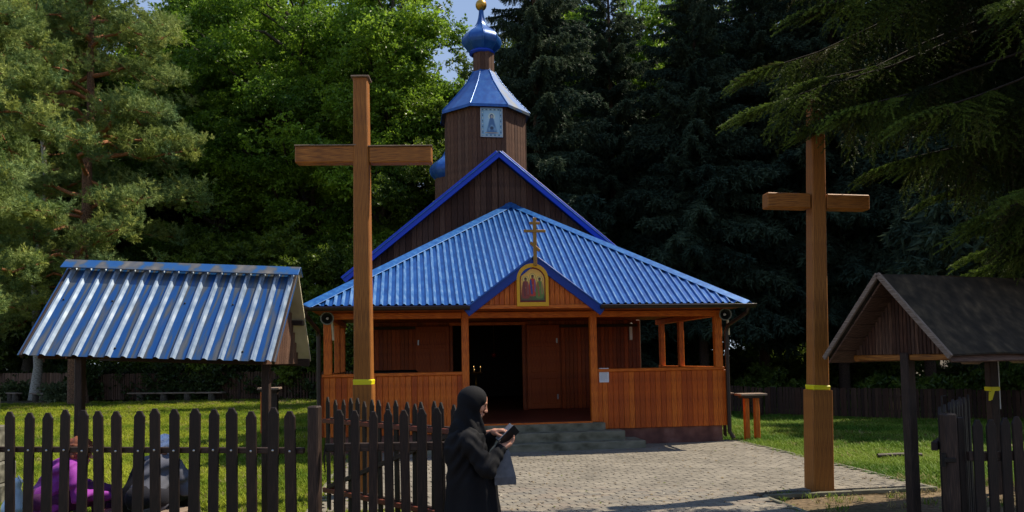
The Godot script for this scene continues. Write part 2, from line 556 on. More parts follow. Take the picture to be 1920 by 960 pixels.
# ---------------------------------------------------------------- camera, sky, sun
func set_view() -> void:
	var cam := Camera3D.new()
	cam.name = "camera"
	cam.projection = Camera3D.PROJECTION_FRUSTUM
	cam.near = 0.05
	cam.far = 2000.0
	cam.size = 0.05 * 960.0 / 1390.0
	cam.frustum_offset = Vector2(0, 0.05 * 121.64 / 1390.0)
	cam.position = Vector3(0, 1.7, 0)
	cam.basis = Basis(Vector3.RIGHT, deg_to_rad(3.0)) * Basis(Vector3.BACK, deg_to_rad(-1.04))
	add_child(cam)
	var sky := ProceduralSkyMaterial.new()
	sky.sky_top_color = Color(0.46, 0.56, 0.72)
	sky.sky_horizon_color = Color(0.7, 0.75, 0.8)
	sky.sky_curve = 0.2
	sky.ground_bottom_color = Color(0.08, 0.09, 0.06)
	sky.ground_horizon_color = Color(0.3, 0.34, 0.3)
	sky.sky_energy_multiplier = 1.0
	var e := Environment.new()
	e.background_mode = Environment.BG_SKY
	e.sky = Sky.new()
	e.sky.sky_material = sky
	e.tonemap_mode = Environment.TONE_MAPPER_LINEAR
	e.tonemap_exposure = 1.45
	e.sdfgi_enabled = true
	e.ssao_enabled = true
	e.ssil_enabled = true
	var w := WorldEnvironment.new()
	w.name = "world_environment"
	w.environment = e
	add_child(w)
	var sun := DirectionalLight3D.new()
	sun.name = "sun"
	sun.light_color = Color(1.0, 0.95, 0.86)
	sun.light_energy = 1.6
	sun.light_angular_distance = 0.5
	sun.shadow_enabled = true
	sun.look_at_from_position(Vector3(0.5, 0.84, -0.21) * 50.0, Vector3.ZERO)
	add_child(sun)


func ground_y(x: float, z: float) -> float:
	return -0.5 * smoothstep(15.0, 26.0, -z) * smoothstep(4.6, 8.0, x)


func church_local(x: float, z: float) -> Vector2:
	# across and towards the camera from the church's front wall
	var d := Vector2(x - CHURCH_AT.x, z - CHURCH_AT.z)
	return Vector2(d.x * cos(CHURCH_TURN) - d.y * sin(CHURCH_TURN), d.x * sin(CHURCH_TURN) + d.y * cos(CHURCH_TURN))


func on_paving(x: float, z: float, grow := 0.0) -> bool:
	var q := church_local(x, z)
	return (q.x > -3.4 - grow and q.x < 4.1 + grow and q.y > -0.2 and q.y < 5.45 + grow) or (q.x > -1.6 - grow and q.x < 1.85 + grow and q.y >= 5.0 and q.y < 15.5)


func bare(x: float, z: float) -> float:
	# how far the turf is worn to soil: right of the path before the cross, along the fence and under the trees
	var q := church_local(x, z)
	var b := 0.0
	b = maxf(b, (1.0 - smoothstep(0.8, 1.5, absf(q.y - 6.35))) * smoothstep(1.5, 1.9, q.x) * (1.0 - smoothstep(5.2, 6.2, q.x)))
	b = maxf(b, smoothstep(-7.3, -6.0, z) * 0.7)
	b = maxf(b, smoothstep(29.0, 34.0, -z) * 0.35 * (1.0 - smoothstep(-6.0, -2.0, x)))
	b = maxf(b, smoothstep(35.5, 38.0, -z))
	return b


func make_ground() -> void:
	var xs := []
	var zs := []
	var x := -9.0
	while x <= 13.0:
		xs.append(x); x += 0.25
	for k in [14.0, 15.0, 16.5, 18.0, 20.0, 23.0, 26.0, 30.0, 40.0, 60.0, 120.0, 400.0]:
		xs.append(k)
	var left := [-400.0, -120.0, -60.0]
	x = -40.0
	while x < -9.0:
		left.append(x); x += 1.0
	xs = left + xs
	for k in [400.0, 120.0, 40.0, 15.0, 6.0, 2.0, 0.0, -2.0, -4.0, -5.0]:
		zs.append(k)
	var z := -5.5
	while z > -18.0:
		zs.append(z); z -= 0.25
	while z > -44.0:
		zs.append(z); z -= 1.0
	for k in [-46.0, -50.0, -60.0, -90.0, -150.0, -400.0]:
		zs.append(k)
	var noise := FastNoiseLite.new()
	noise.seed = 4
	noise.frequency = 0.35
	noise.fractal_octaves = 4
	var sh := Shape.new()
	var pts := []
	var cols := []
	for i in xs.size():
		var pr := []
		var cr := []
		for j in zs.size():
			var px: float = xs[i]
			var pz: float = zs[j]
			var near := 1.0 if absf(px) < 60.0 and pz > -60.0 else 0.0
			pr.append(Vector3(px, ground_y(px, pz) - 0.012 + near * 0.012 * noise.get_noise_2d(px * 3.0, pz * 3.0) - (0.02 if on_paving(px, pz, 0.1) else 0.0), pz))
			var t := 0.5 + noise.get_noise_2d(px, pz) * 0.9
			var g := Color(0.1, 0.12, 0.01).lerp(Color(0.24, 0.22, 0.03), clampf(t, 0, 1))
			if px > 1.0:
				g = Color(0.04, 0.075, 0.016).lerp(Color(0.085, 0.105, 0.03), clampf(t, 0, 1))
			var soil := Color(0.15, 0.1, 0.06).lerp(Color(0.28, 0.205, 0.125), clampf(t, 0, 1))
			if pz < -35.0:
				soil = Color(0.06, 0.045, 0.025).lerp(Color(0.1, 0.075, 0.04), clampf(t, 0, 1))
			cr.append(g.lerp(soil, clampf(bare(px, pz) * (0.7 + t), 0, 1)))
		pts.append(pr)
		cols.append(cr)
	for i in xs.size() - 1:
		for j in zs.size() - 1:
			var a: Vector3 = pts[i][j]
			var b: Vector3 = pts[i + 1][j]
			var d: Vector3 = pts[i + 1][j + 1]
			var e: Vector3 = pts[i][j + 1]
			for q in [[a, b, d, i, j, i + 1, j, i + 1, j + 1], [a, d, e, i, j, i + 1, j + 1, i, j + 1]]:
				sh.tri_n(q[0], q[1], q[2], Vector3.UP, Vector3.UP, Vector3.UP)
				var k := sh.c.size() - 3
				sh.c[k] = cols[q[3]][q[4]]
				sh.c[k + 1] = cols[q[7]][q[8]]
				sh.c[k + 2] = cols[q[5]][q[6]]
	var m := paint("turf and soil", noise_map(41, 0.03, 5, [[0.0, Color8(150, 150, 140)], [0.5, Color8(214, 214, 206)], [1.0, Color8(255, 255, 250)]]), Vector3(0.7, 0.7, 0.7), 0.95, Color.WHITE, grain_bump, 1.5)
	m.vertex_color_use_as_albedo = true
	tag(part("lawn", sh.mesh(), m), "", "", "", "structure")


func grass_field() -> void:
	var sh := Shape.new()
	var r := RandomNumberGenerator.new()
	r.seed = 77
	for k in 20:
		var at := Vector3(r.randf_range(-0.07, 0.07), -0.01, r.randf_range(-0.07, 0.07))
		var h := r.randf_range(0.03, 0.075)
		var a := r.randf() * TAU
		var lean := Vector3(cos(a), 0, sin(a)) * h * r.randf_range(0.2, 0.9)
		var side := Vector3(-sin(a), 0, cos(a)) * 0.0035
		var mid := at + lean * 0.35 + Vector3.UP * h * 0.6
		var tip := at + lean + Vector3.UP * h
		sh.quad(at - side, at + side, mid + side * 0.8, mid - side * 0.8)
		sh.tri(mid - side * 0.8, mid + side * 0.8, tip)
	var m := sh.mesh()
	var noise := FastNoiseLite.new()
	noise.seed = 9
	noise.frequency = 0.3
	noise.fractal_octaves = 3
	var where := []
	var tints := []
	for zone in [[6.2, 9.5, 260.0], [9.5, 13.0, 190.0], [13.0, 19.0, 90.0], [19.0, 27.0, 40.0], [27.0, 36.0, 22.0]]:
		for side in [-1, 1]:
			var lo: float = zone[0]
			var hi: float = zone[1]
			var wide := hi * 0.5
			var total := int((hi - lo) * wide * zone[2])
			for k in total:
				var z := -r.randf_range(lo, hi)
				var x: float = (-z * 0.71 - r.randf() * wide) * side
				if on_paving(x, z, -0.03):
					continue
				var q := church_local(x, z)
				if absf(q.x) < 3.9 and q.y < 0.1 and q.y > -12.0:
					continue
				var worn := bare(x, z)
				if r.randf() < worn * (0.975 if z > -12.0 else 0.6):
					continue
				var t := clampf(0.5 + noise.get_noise_2d(x, z) * 1.1 + r.randf_range(-0.25, 0.25), 0, 1)
				var col := Color(0.1, 0.165, 0.012).lerp(Color(0.28, 0.32, 0.028), t)
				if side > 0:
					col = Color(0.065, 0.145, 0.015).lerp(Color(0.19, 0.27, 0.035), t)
				if r.randf() < 0.05 + worn * 0.5:
					col = Color(0.28, 0.23, 0.1)
				var s := r.randf_range(0.7, 1.25) * (1.0 + (-z - 8.0) * 0.02)
				if r.randf() < 0.03:
					s *= 1.6
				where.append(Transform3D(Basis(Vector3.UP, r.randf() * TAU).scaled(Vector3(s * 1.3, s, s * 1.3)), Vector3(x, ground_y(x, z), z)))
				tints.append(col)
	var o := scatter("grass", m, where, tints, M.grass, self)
	tag(o, "short sunlit and shaded grass of the churchyard lawn", "grass", "", "stuff")


func make_paving() -> void:
	var root := Node3D.new()
	root.name = "paving"
	add_child(root)
	root.position = CHURCH_AT
	root.rotation.y = CHURCH_TURN
	tag(root, "", "", "", "structure")
	var bed := Shape.new()
	bed.box(Vector3(0.35, -0.02, 2.62), Vector3(7.5, 0.05, 5.64))
	bed.box(Vector3(0.125, -0.02, 10.42), Vector3(3.45, 0.05, 9.96))
	part("joint_sand", bed.mesh(), paint("joint sand", noise_map(51, 0.05, 4, [[0.0, Color8(40, 32, 24)], [1.0, Color8(74, 62, 46)]], 256), Vector3(2, 2, 2), 1.0), root)
	# one paving block with slanting, wavy ends; its long side runs across the view
	var hx := 0.1
	var hz := 0.0512
	var sh := Shape.new()
	var ends := [-0.019, 0.003, -0.003, 0.019]
	var ring := func(side: float, shrink: float, y: float) -> Array:
		var out := []
		for k in 4:
			var z: float = lerpf(-hz, hz, k / 3.0) * (1.0 - shrink / hz)
			out.append(Vector3(side * (hx - 0.0065 - shrink) + ends[k], y, z))
		return out
	var lt: Array = ring.call(-1.0, 0.0022, 0.03)
	var rt: Array = ring.call(1.0, 0.0022, 0.03)
	var lm: Array = ring.call(-1.0, 0.0005, 0.027)
	var rm: Array = ring.call(1.0, 0.0005, 0.027)
	var lb: Array = ring.call(-1.0, 0.001, 0.0)
	var rb: Array = ring.call(1.0, 0.001, 0.0)
	for k in 3:
		sh.quad(lt[k + 1], rt[k + 1], rt[k], lt[k])
		for e in [[lm, lt, 1], [lb, lm, 1], [rm, rt, -1], [rb, rm, -1]]:
			sh.quad_o(e[0][k], e[0][k + 1], e[1][k + 1], e[1][k], Vector3.ZERO)
	for k in [0, 3]:
		sh.quad_o(lm[k], rm[k], rt[k], lt[k], Vector3.ZERO)
		sh.quad_o(lb[k], rb[k], rm[k], lm[k], Vector3.ZERO)
	var block := sh.mesh()
	var speckle := noise_map(52, 0.06, 5, [[0.0, Color8(186, 184, 180)], [0.5, Color8(228, 227, 224)], [1.0, Color8(255, 255, 255)]])
	var base := paint("concrete paving block", speckle, Vector3(1.6, 1.6, 1.6), 0.9, Color.WHITE, grain_bump, 0.3)
	base.vertex_color_use_as_albedo = true
	var tints := []
	for k in 7:
		tints.append(Color(0.248, 0.224, 0.188).lerp([Color(0.19, 0.177, 0.16), Color(0.3, 0.264, 0.212), Color(0.23, 0.192, 0.16)][k % 3], 0.25 + 0.1 * k).linear_to_srgb())
	var single := variants(base, tints)
	var r := RandomNumberGenerator.new()
	r.seed = 512
	var spots := []
	var blot := FastNoiseLite.new()
	blot.seed = 3
	blot.frequency = 0.8
	var row := 0
	var z := -0.12
	while z < 9.2:
		var shift: float = [0.0, 0.1, 0.03, 0.13][row % 4]
		var lo := -3.36 if z < 5.38 else -1.56
		var hi := 4.06 if z < 5.38 else 1.82
		var x: float = lo + shift + 0.06
		while x < hi:
			var w := root.transform * Vector3(x, 0, z)
			# shown by the camera, and not under the porch or the steps
			if w.z < -5.2 and absf(w.x) < -w.z * 0.72 + 0.3 and not (absf(x) < 2.05 and z < 0.55) and not (absf(x) < 3.8 and z < 0.0):
				spots.append([w.length() + (3.0 if w.x < -0.5 else 0.0) + (6.0 if w.z > -7.9 else 0.0), x, z])
			x += 0.2
		z += 0.102
		row += 1
	spots.sort_custom(func(a, b): return a[0] < b[0])
	var where := []
	var cols := []
	for i in spots.size():
		var at := Vector3(spots[i][1], 0.004 + r.randf_range(-0.002, 0.002), spots[i][2])
		var tilt := Basis.from_euler(Vector3(r.randf_range(-0.012, 0.012), r.randf_range(-0.008, 0.008), r.randf_range(-0.01, 0.01)))
		if i < 296:
			part("paving_block", block, pick(single), root, at, tilt)
		else:
			where.append(Transform3D(tilt, at))
			var f := 0.82 + 0.24 * r.randf() + 0.3 * blot.get_noise_2d(at.x, at.z)
			cols.append(Color(0.25 * f, 0.225 * f, 0.188 * f))
	scatter("paving_blocks", block, where, cols, base, root)
	# thin concrete edging
	for e in [[Vector3(4.13, 0, -0.1), Vector3(4.13, 0, 5.48)], [Vector3(1.9, 0, 5.51), Vector3(4.16, 0, 5.51)], [Vector3(1.88, 0, 5.54), Vector3(1.88, 0, 9.2)], [Vector3(-3.43, 0, 0.0), Vector3(-3.43, 0, 5.48)], [Vector3(-3.46, 0, 5.51), Vector3(-1.66, 0, 5.51)], [Vector3(-1.63, 0, 5.54), Vector3(-1.63, 0, 9.2)]]:
		var a: Vector3 = e[0]
		var b: Vector3 = e[1]
		var steps := maxi(1, int((b - a).length()))
		for k in steps:
			var p := a.lerp(b, (k + 0.004) / steps)
			var q := a.lerp(b, (k + 0.996) / steps)
			bar("edging_stone", M.concrete, root, p + Vector3.UP * (0.012 + 0.004 * (k % 2)), q + Vector3.UP * (0.012 + 0.004 * (k % 2)), 0.05, 0.055, Vector3.UP, 0.008)


# ---------------------------------------------------------------- the church
const EAVE := 2.69
const SLOPE_RISE := 2.75
const SLOPE_RUN := 4.34
const APEX_X := 0.17
const HIP_X := 4.08

func porch_point(x: float, s: float, off := 0.0) -> Vector3:
	# a point of the porch's front roof: x across, s along the slope from the eave, off above it
	var l := sqrt(SLOPE_RISE * SLOPE_RISE + SLOPE_RUN * SLOPE_RUN)
	var cs := SLOPE_RUN / l
	var sn := SLOPE_RISE / l
	return Vector3(x, EAVE + s * sn, 0.71 - s * cs) + Vector3(0, cs, sn) * off


func rib_profile(x0: float, x1: float, period: float, foot: float, crest: float, height: float) -> Array:
	var out := [[x0, 0.0]]
	var k := floori(x0 / period)
	while k * period < x1:
		var c := (k + 0.5) * period
		for e in [[c - foot * 0.5, 0.0], [c - crest * 0.5, height], [c + crest * 0.5, height], [c + foot * 0.5, 0.0]]:
			if e[0] > x0 and e[0] < x1:
				out.append(e)
		k += 1
	out.append([x1, 0.0])
	return out


func clipped_board(called: String, mat: Material, parent: Node3D, x0: float, x1: float, y0: float, left: float, right: float, z: float, thick: float) -> void:
	var sh := Shape.new()
	var g := 0.003
	var c := 0.006
	var b := [Vector3(x0 + g, y0, z - thick), Vector3(x1 - g, y0, z - thick), Vector3(x1 - g, right, z - thick), Vector3(x0 + g, left, z - thick)]
	var m := [Vector3(x0 + g, y0, z - c), Vector3(x1 - g, y0, z - c), Vector3(x1 - g, right, z - c), Vector3(x0 + g, left, z - c)]
	var t := [Vector3(x0 + g + c, y0, z), Vector3(x1 - g - c, y0, z), Vector3(x1 - g - c, right, z), Vector3(x0 + g + c, left, z)]
	sh.hull8(b, m)
	sh.hull8(m, t)
	part(called, sh.mesh(), mat, parent)


func make_church() -> void:
	var c := thing("wooden_church", "brown wooden church with blue metal roofs, open porch and octagonal onion domed tower", "church", CHURCH_AT, CHURCH_TURN)
	# porch base, floor and steps
	for s in [-1, 1]:
		plank("plinth", M.plinth, c, Vector3(s * 2.42, 0.16, -0.1), Vector3(2.8, 0.4, 0.14), 0.012)
		plank("plinth_side", M.plinth, c, Vector3(s * 3.72, 0.16, -1.9), Vector3(0.14, 0.4, 3.4), 0.012)
	plank("porch_floor", M.floor_red, c, Vector3(0, 0.43, -1.86), Vector3(7.5, 0.14, 3.6), 0.01)
	plank("porch_sill", M.orange_across, c, Vector3(0, 0.46, 0.085), Vector3(2.34, 0.09, 0.03), 0.006)
	for e in [[2.03, 0.17, 0.66], [1.72, 0.335, 0.39], [1.41, 0.475, 0.13]]:
		var y: float = e[1]
		var lo := y - 0.165
		var sh := Shape.new()
		sh.box(Vector3(0.0, (lo - 0.02 + y) * 0.5, (e[2] - 0.3) * 0.5 + 0.001 * y), Vector3(e[0] * 2.0, y - lo + 0.02, e[2] + 0.3), Basis(), 0.014)
		part("step", sh.mesh(), M.concrete, c)
	# front and side parapets of upright boards
	for s in [-1, 1]:
		var x := 1.29
		var k := 0
		while x < 3.84:
			var w := 0.1062
			plank("parapet_board", pick(M.porch_boards), c, Vector3(s * (x + w * 0.5), 0.885, 0.0 + rng.randf_range(-0.0015, 0.0015)), Vector3(w - 0.003, 1.09, 0.024), 0.006)
			x += w
			k += 1
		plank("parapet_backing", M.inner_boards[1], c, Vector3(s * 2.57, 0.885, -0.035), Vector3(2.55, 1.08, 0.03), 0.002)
		plank("parapet_rail", M.porch_boards[1], c, Vector3(s * 2.575, 1.462, -0.005), Vector3(2.6, 0.062, 0.1), 0.01).material_override = M.orange_across
		for j in 33:
			plank("side_board", pick(M.porch_boards), c, Vector3(s * 3.838, 0.885, -0.07 - j * 0.1065), Vector3(0.024, 1.09, 0.1035), 0.006)
		plank("side_backing", M.inner_boards[1], c, Vector3(s * 3.8, 0.885, -1.83), Vector3(0.03, 1.08, 3.5), 0.002)
		plank("side_rail", M.orange_deep, c, Vector3(s * 3.815, 1.462, -1.83), Vector3(0.1, 0.062, 3.5), 0.01)
	# posts: floor to beam at the entrance, rail to beam elsewhere
	for s in [-1, 1]:
		plank("entrance_post", M.orange_up, c, Vector3(s * 1.235, 1.55, 0.0), Vector3(0.135, 2.14, 0.12), 0.012)
		plank("corner_post", M.orange_up, c, Vector3(s * 3.76, 2.045, 0.0), Vector3(0.15, 1.13, 0.13), 0.012)
		for w in [2.1, 3.36]:
			plank("side_post", M.orange_up, c, Vector3(s * 3.79, 2.045, -w), Vector3(0.12, 1.13, 0.12), 0.012)
		plank("side_beam", M.orange_deep, c, Vector3(s * 3.79, 2.55, -1.85), Vector3(0.13, 0.12, 3.54), 0.01)
	for e in [[-2.53, 2.46], [0.0, 2.6], [2.53, 2.46]]:
		plank("front_beam", M.orange_across, c, Vector3(e[0], 2.553, 0.0), Vector3(e[1] - 0.006, 0.114, 0.124), 0.01)
	for j in 38:
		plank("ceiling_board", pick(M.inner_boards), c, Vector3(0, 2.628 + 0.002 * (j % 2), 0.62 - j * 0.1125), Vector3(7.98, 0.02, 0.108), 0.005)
	# the nave's front wall inside the porch, with the doorway
	var x0 := -3.28
	var j := 0
	while x0 < 3.25:
		var w := 0.0985
		var mid := x0 + w * 0.5
		var low := 0.5
		if mid > -1.3 and mid < 0.42:
			low = 2.53
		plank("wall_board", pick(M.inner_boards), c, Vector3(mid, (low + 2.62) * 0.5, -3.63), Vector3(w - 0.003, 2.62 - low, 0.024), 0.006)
		x0 += w
		j += 1
	for s in [-1.3, 0.43]:
		plank("door_jamb", M.inner_boards[0], c, Vector3(s, 1.515, -3.6), Vector3(0.075, 2.03, 0.09), 0.008)
	plank("door_lintel", M.orange_across, c, Vector3(-0.435, 2.565, -3.6), Vector3(1.82, 0.07, 0.09), 0.008)
	plank("wall_plate", M.stain_across, c, Vector3(-2.34, 2.49, -3.585), Vector3(1.9, 0.07, 0.06), 0.008)
	plank("wall_plate", M.stain_across, c, Vector3(1.9, 2.49, -3.585), Vector3(2.7, 0.07, 0.06), 0.008)
	for e in [[-1.74, -1], [0.9, 1]]:
		var leaf := plank("door_leaf", M.inner_boards[2], c, Vector3(e[0], 1.52, -3.565), Vector3(0.79, 2.0, 0.045), 0.008)
		for px in [-0.185, 0.185]:
			for q in [[0.72, 0.3], [0.18, 0.62], [-0.58, 0.6]]:
				plank("door_panel", M.inner_boards[2], leaf, Vector3(px, q[0], 0.026), Vector3(0.25, q[1], 0.018), 0.012)
		for q in [0.62, -0.72]:
			plank("hinge", M.steel, leaf, Vector3(-0.33 * e[1] * -1.0, q, 0.03), Vector3(0.035, 0.12, 0.02), 0.005)
	# nave walls, floor and inside
	for s in [-1, 1]:
		plank("nave_wall", M.dark_deep, c, Vector3(s * 3.28, 2.0, -8.0), Vector3(0.14, 4.0, 8.7), 0.01)
	var rw := Shape.new()
	rw.hull8([Vector3(-3.3, 0, -12.36), Vector3(3.3, 0, -12.36), Vector3(3.3, 3.6, -12.36), Vector3(-0.1, 6.5, -12.36), Vector3(-3.3, 3.6, -12.36)], [Vector3(-3.3, 0, -12.24), Vector3(3.3, 0, -12.24), Vector3(3.3, 3.6, -12.24), Vector3(-0.1, 6.5, -12.24), Vector3(-3.3, 3.6, -12.24)])
	part("rear_wall", rw.mesh(), M.dark_up, c)
	plank("nave_floor", M.floor_red, c, Vector3(0, 0.42, -8.0), Vector3(6.4, 0.14, 8.6), 0.01)
	plank("nave_ceiling", M.void_dark, c, Vector3(0, 3.2, -8.0), Vector3(6.4, 0.08, 8.6), 0.01)
	plank("icon_screen", M.stain_up, c, Vector3(0, 1.85, -9.4), Vector3(6.3, 2.6, 0.08), 0.01)
	# gable wall: dark upright boards up to the blue verges
	var ridge := 6.68
	var pitch := (6.68 - 3.67) / 3.63
	var gx := -0.1
	x0 = -3.35
	while x0 < 3.3:
		var w := 0.1385 + rng.randf_range(-0.012, 0.012)
		var xa := x0
		var xb := minf(x0 + w, 3.35)
		var ya := ridge - 0.1 - absf(xa - gx) * pitch
		var yb := ridge - 0.1 - absf(xb - gx) * pitch
		if xa < gx and xb > gx:
			xb = gx
			yb = ridge - 0.1
		clipped_board("gable_board", pick(M.gable_boards), c, xa, xb, 2.64, ya, yb, -3.66 + rng.randf_range(-0.002, 0.002), 0.03)
		x0 = xb
	plank("gable_backing", M.stain_up, c, Vector3(gx, 3.4, -3.72), Vector3(5.4, 1.5, 0.02), 0.002)
	# main roof slabs and verge boards
	var run := 3.68
	for s in [-1, 1]:
		var a := Vector3(gx, ridge + 0.0, 0)
		var b := Vector3(gx + s * run, ridge - run * pitch, 0)
		var mid := (a + b) * 0.5
		var dir := (b - a).normalized()
		var up := Vector3(-dir.y * s, dir.x * s, 0)
		plank("roof_slab", M.blue, c, mid + Vector3(0, 0, -7.98) - up * 0.03, Vector3((b - a).length(), 0.06, 9.0), 0.004, Basis(dir * s, up, Vector3.BACK))
		bar("verge_board", M.blue_verge, c, Vector3(gx, ridge - 0.02, -3.44) + dir * 0.02, b + Vector3(0, -0.02, -3.44), 0.17, 0.05, Vector3.BACK, 0.008)
		plank("verge_cap", M.blue_ridge, c, mid + Vector3(0, 0, -3.47) + up * 0.012, Vector3((b - a).length(), 0.02, 0.16), 0.004, Basis(dir * s, up, Vector3.BACK))
	# porch roof: front slope of ribbed sheets, cut round the small gable
	var slope := sqrt(SLOPE_RISE * SLOPE_RISE + SLOPE_RUN * SLOPE_RUN)
	var top := func(x: float) -> float:
		return slope * ((HIP_X - x) / (HIP_X - APEX_X) if x > APEX_X else (x + HIP_X) / (HIP_X + APEX_X))
	var bottom := func(x: float) -> float:
		return (1.0 - absf(x) / 1.209) * 1.426 * slope / SLOPE_RUN if absf(x) < 1.209 else 0.0
	var sheet_edges := [-4.08, -3.24, -2.16, -1.08, 0.0, 1.08, 2.16, 3.24, 4.08]
	for k in sheet_edges.size() - 1:
		var sh := Shape.new()
		var ribs := Shape.new()
		var prof := rib_profile(sheet_edges[k], sheet_edges[k + 1], 0.135, 0.078, 0.02, 0.03)
		for i in prof.size() - 1:
			var p: Array = prof[i]
			var q: Array = prof[i + 1]
			var a := porch_point(p[0], bottom.call(p[0]), p[1] + 0.01)
			var b := porch_point(q[0], bottom.call(q[0]), q[1] + 0.01)
			var d := porch_point(q[0], maxf(top.call(q[0]), bottom.call(q[0])), q[1] + 0.01)
			var e := porch_point(p[0], maxf(top.call(p[0]), bottom.call(p[0])), p[1] + 0.01)
			if q[1] < p[1] or (p[1] > 0.0 and q[1] > 0.0):  # crest and sunward side take the lighter blue painted for sun glint
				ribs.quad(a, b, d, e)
			else:
				sh.quad(a, b, d, e)
		var sheet := part("roof_sheet", sh.mesh(), M.blue, c)
		part("painted_sunlit_rib", ribs.mesh(), M.blue_sunlit, sheet)
	var crown := Vector3(APEX_X, EAVE + SLOPE_RISE, 0.71 - SLOPE_RUN)
	for s in [-1, 1]:
		var sh := Shape.new()
		var a := Vector3(s * HIP_X, EAVE, 0.71)
		var b := Vector3(s * HIP_X, EAVE, -3.63)
		sh.hull8([a, b, crown], [a + Vector3(0, -0.02, 0), b + Vector3(0, -0.02, 0), crown + Vector3(0, -0.02, 0)])
		part("side_roof", sh.mesh(), M.blue, c)
		# hip cap: two narrow flashings folded over the hip
		var dir := (crown - a).normalized()
		var fn := Vector3(0, SLOPE_RUN, SLOPE_RISE).normalized()
		var over: Vector3 = fn.cross(dir).normalized() * (s * -1.0)
		if over.x * s > 0.0:
			over = -over
		var cap := Shape.new()
		var e0 := a - dir * 0.03 + fn * 0.044
		var e1 := crown + dir * 0.03 + fn * 0.044
		var roll := Vector3(0, 0.02, 0)
		cap.hull8([e0, e1, e1 + over * 0.17, e0 + over * 0.17], [e0 + roll, e1 + roll, e1 + over * 0.165 + fn * 0.004, e0 + over * 0.165 + fn * 0.004])
		var outv := Vector3(s * 0.12, -0.08, -0.05)
		cap.hull8([e0, e1, e1 + outv, e0 + outv], [e0 + roll, e1 + roll, e1 + outv + Vector3(0, 0.006, 0), e0 + outv + Vector3(0, 0.006, 0)])
		part("hip_cap", cap.mesh(), M.blue_ridge, c)
	# fascia and gutters
	for e in [[-4.1, -1.2], [1.2, 4.2]]:
		plank("fascia", M.blue_dark, c, Vector3((e[0] + e[1]) * 0.5, 2.665, 0.688), Vector3(e[1] - e[0], 0.05, 0.03), 0.004)
		var sh := Shape.new()
		var arc := 10
		for k in arc:
			var t0 := PI * k / arc
			var t1 := PI * (k + 1) / arc
			for rr in [0.062, 0.056]:
				var p := Vector3(e[0], 2.665 - sin(t0) * rr, 0.77 + cos(t0) * rr)
				var q := Vector3(e[0], 2.665 - sin(t1) * rr, 0.77 + cos(t1) * rr)
				var p2 := Vector3(e[1], p.y, p.z)
				var q2 := Vector3(e[1], q.y, q.z)
				sh.quad(p, q, q2, p2)
		sh.tube([Vector3(e[0], 2.667, 0.832), Vector3(e[1], 2.667, 0.832)], [0.008, 0.008], 6)
		for xe in [e[0], e[1]]:
			for k in arc:
				var t0 := PI * k / arc
				var t1 := PI * (k + 1) / arc
				sh.tri(Vector3(xe, 2.665, 0.77), Vector3(xe, 2.665 - sin(t0) * 0.06, 0.77 + cos(t0) * 0.06), Vector3(xe, 2.665 - sin(t1) * 0.06, 0.77 + cos(t1) * 0.06))
		part("gutter", sh.mesh(), M.gutter, c)
	for s in [-1, 1]:
		var sh := Shape.new()
		sh.tube([Vector3(s * 4.06, 2.61, 0.76), Vector3(s * 4.05, 2.52, 0.74), Vector3(s * 3.93, 2.3, 0.12), Vector3(s * 3.92, 2.18, 0.06), Vector3(s * 3.92, 0.22, 0.06), Vector3(s * 3.97, 0.1, 0.14)], [0.04, 0.04, 0.04, 0.04, 0.04, 0.042], 10)
		part("downpipe", sh.mesh(), M.gutter, c)
	# small gable over the entrance
	x0 = -1.12
	while x0 < 1.1:
		var w := 0.0935
		var xb := minf(x0 + w, 1.12)
		if x0 < 0.0 and xb > 0.0:
			xb = 0.0
		clipped_board("entrance_gable_board", pick(M.porch_boards), c, x0, xb, 2.7, 3.46 - absf(x0) * 0.748, 3.46 - absf(xb) * 0.748, 0.66, 0.024)
		x0 = xb
	plank("entrance_trim", M.orange_across, c, Vector3(0, 2.66, 0.665), Vector3(2.3, 0.07, 0.04), 0.006)
	for s in [-1, 1]:
		var a := Vector3(0, 3.5, 0.7)
		var b := Vector3(s * 1.26, 3.5 - 1.26 * 0.748, 0.7)
		bar("entrance_verge", M.blue_dark, c, a + Vector3(s * 0.02, -0.0, 0), b, 0.17, 0.04, Vector3.BACK, 0.008)
		var sh := Shape.new()
		var r0 := Vector3(0, 3.6, 0.74)
		var r1 := Vector3(s * 1.3, 3.6 - 1.3 * 0.748, 0.74)
		var back := Vector3(0, 3.6, -0.75)
		var valley := Vector3(s * 1.3, 3.6 - 1.3 * 0.748, 0.55)
		var th := Vector3(0, -0.02, 0)
		sh.hull8([r0, r1, valley, back], [r0 + th, r1 + th, valley + th, back + th])
		part("entrance_roof", sh.mesh(), M.blue, c)
	make_tower(c, Vector3(-0.3, 0, -4.75), 1.0)
	# second, farther dome on its drum
	var far := Vector3(-0.92, 0, -10.4)
	for k in 12:
		var a := TAU * (k + 0.5) / 12
		plank("rear_drum_board", pick(M.tower_boards), c, far + Vector3(sin(a) * 0.44, 6.65, cos(a) * 0.44), Vector3(0.235, 2.1, 0.03), 0.006, Basis(Vector3.UP, a))
	onion("rear_dome", c, Transform3D(Basis().scaled(Vector3.ONE * 1.24), far + Vector3(0, 7.62, 0)), false)


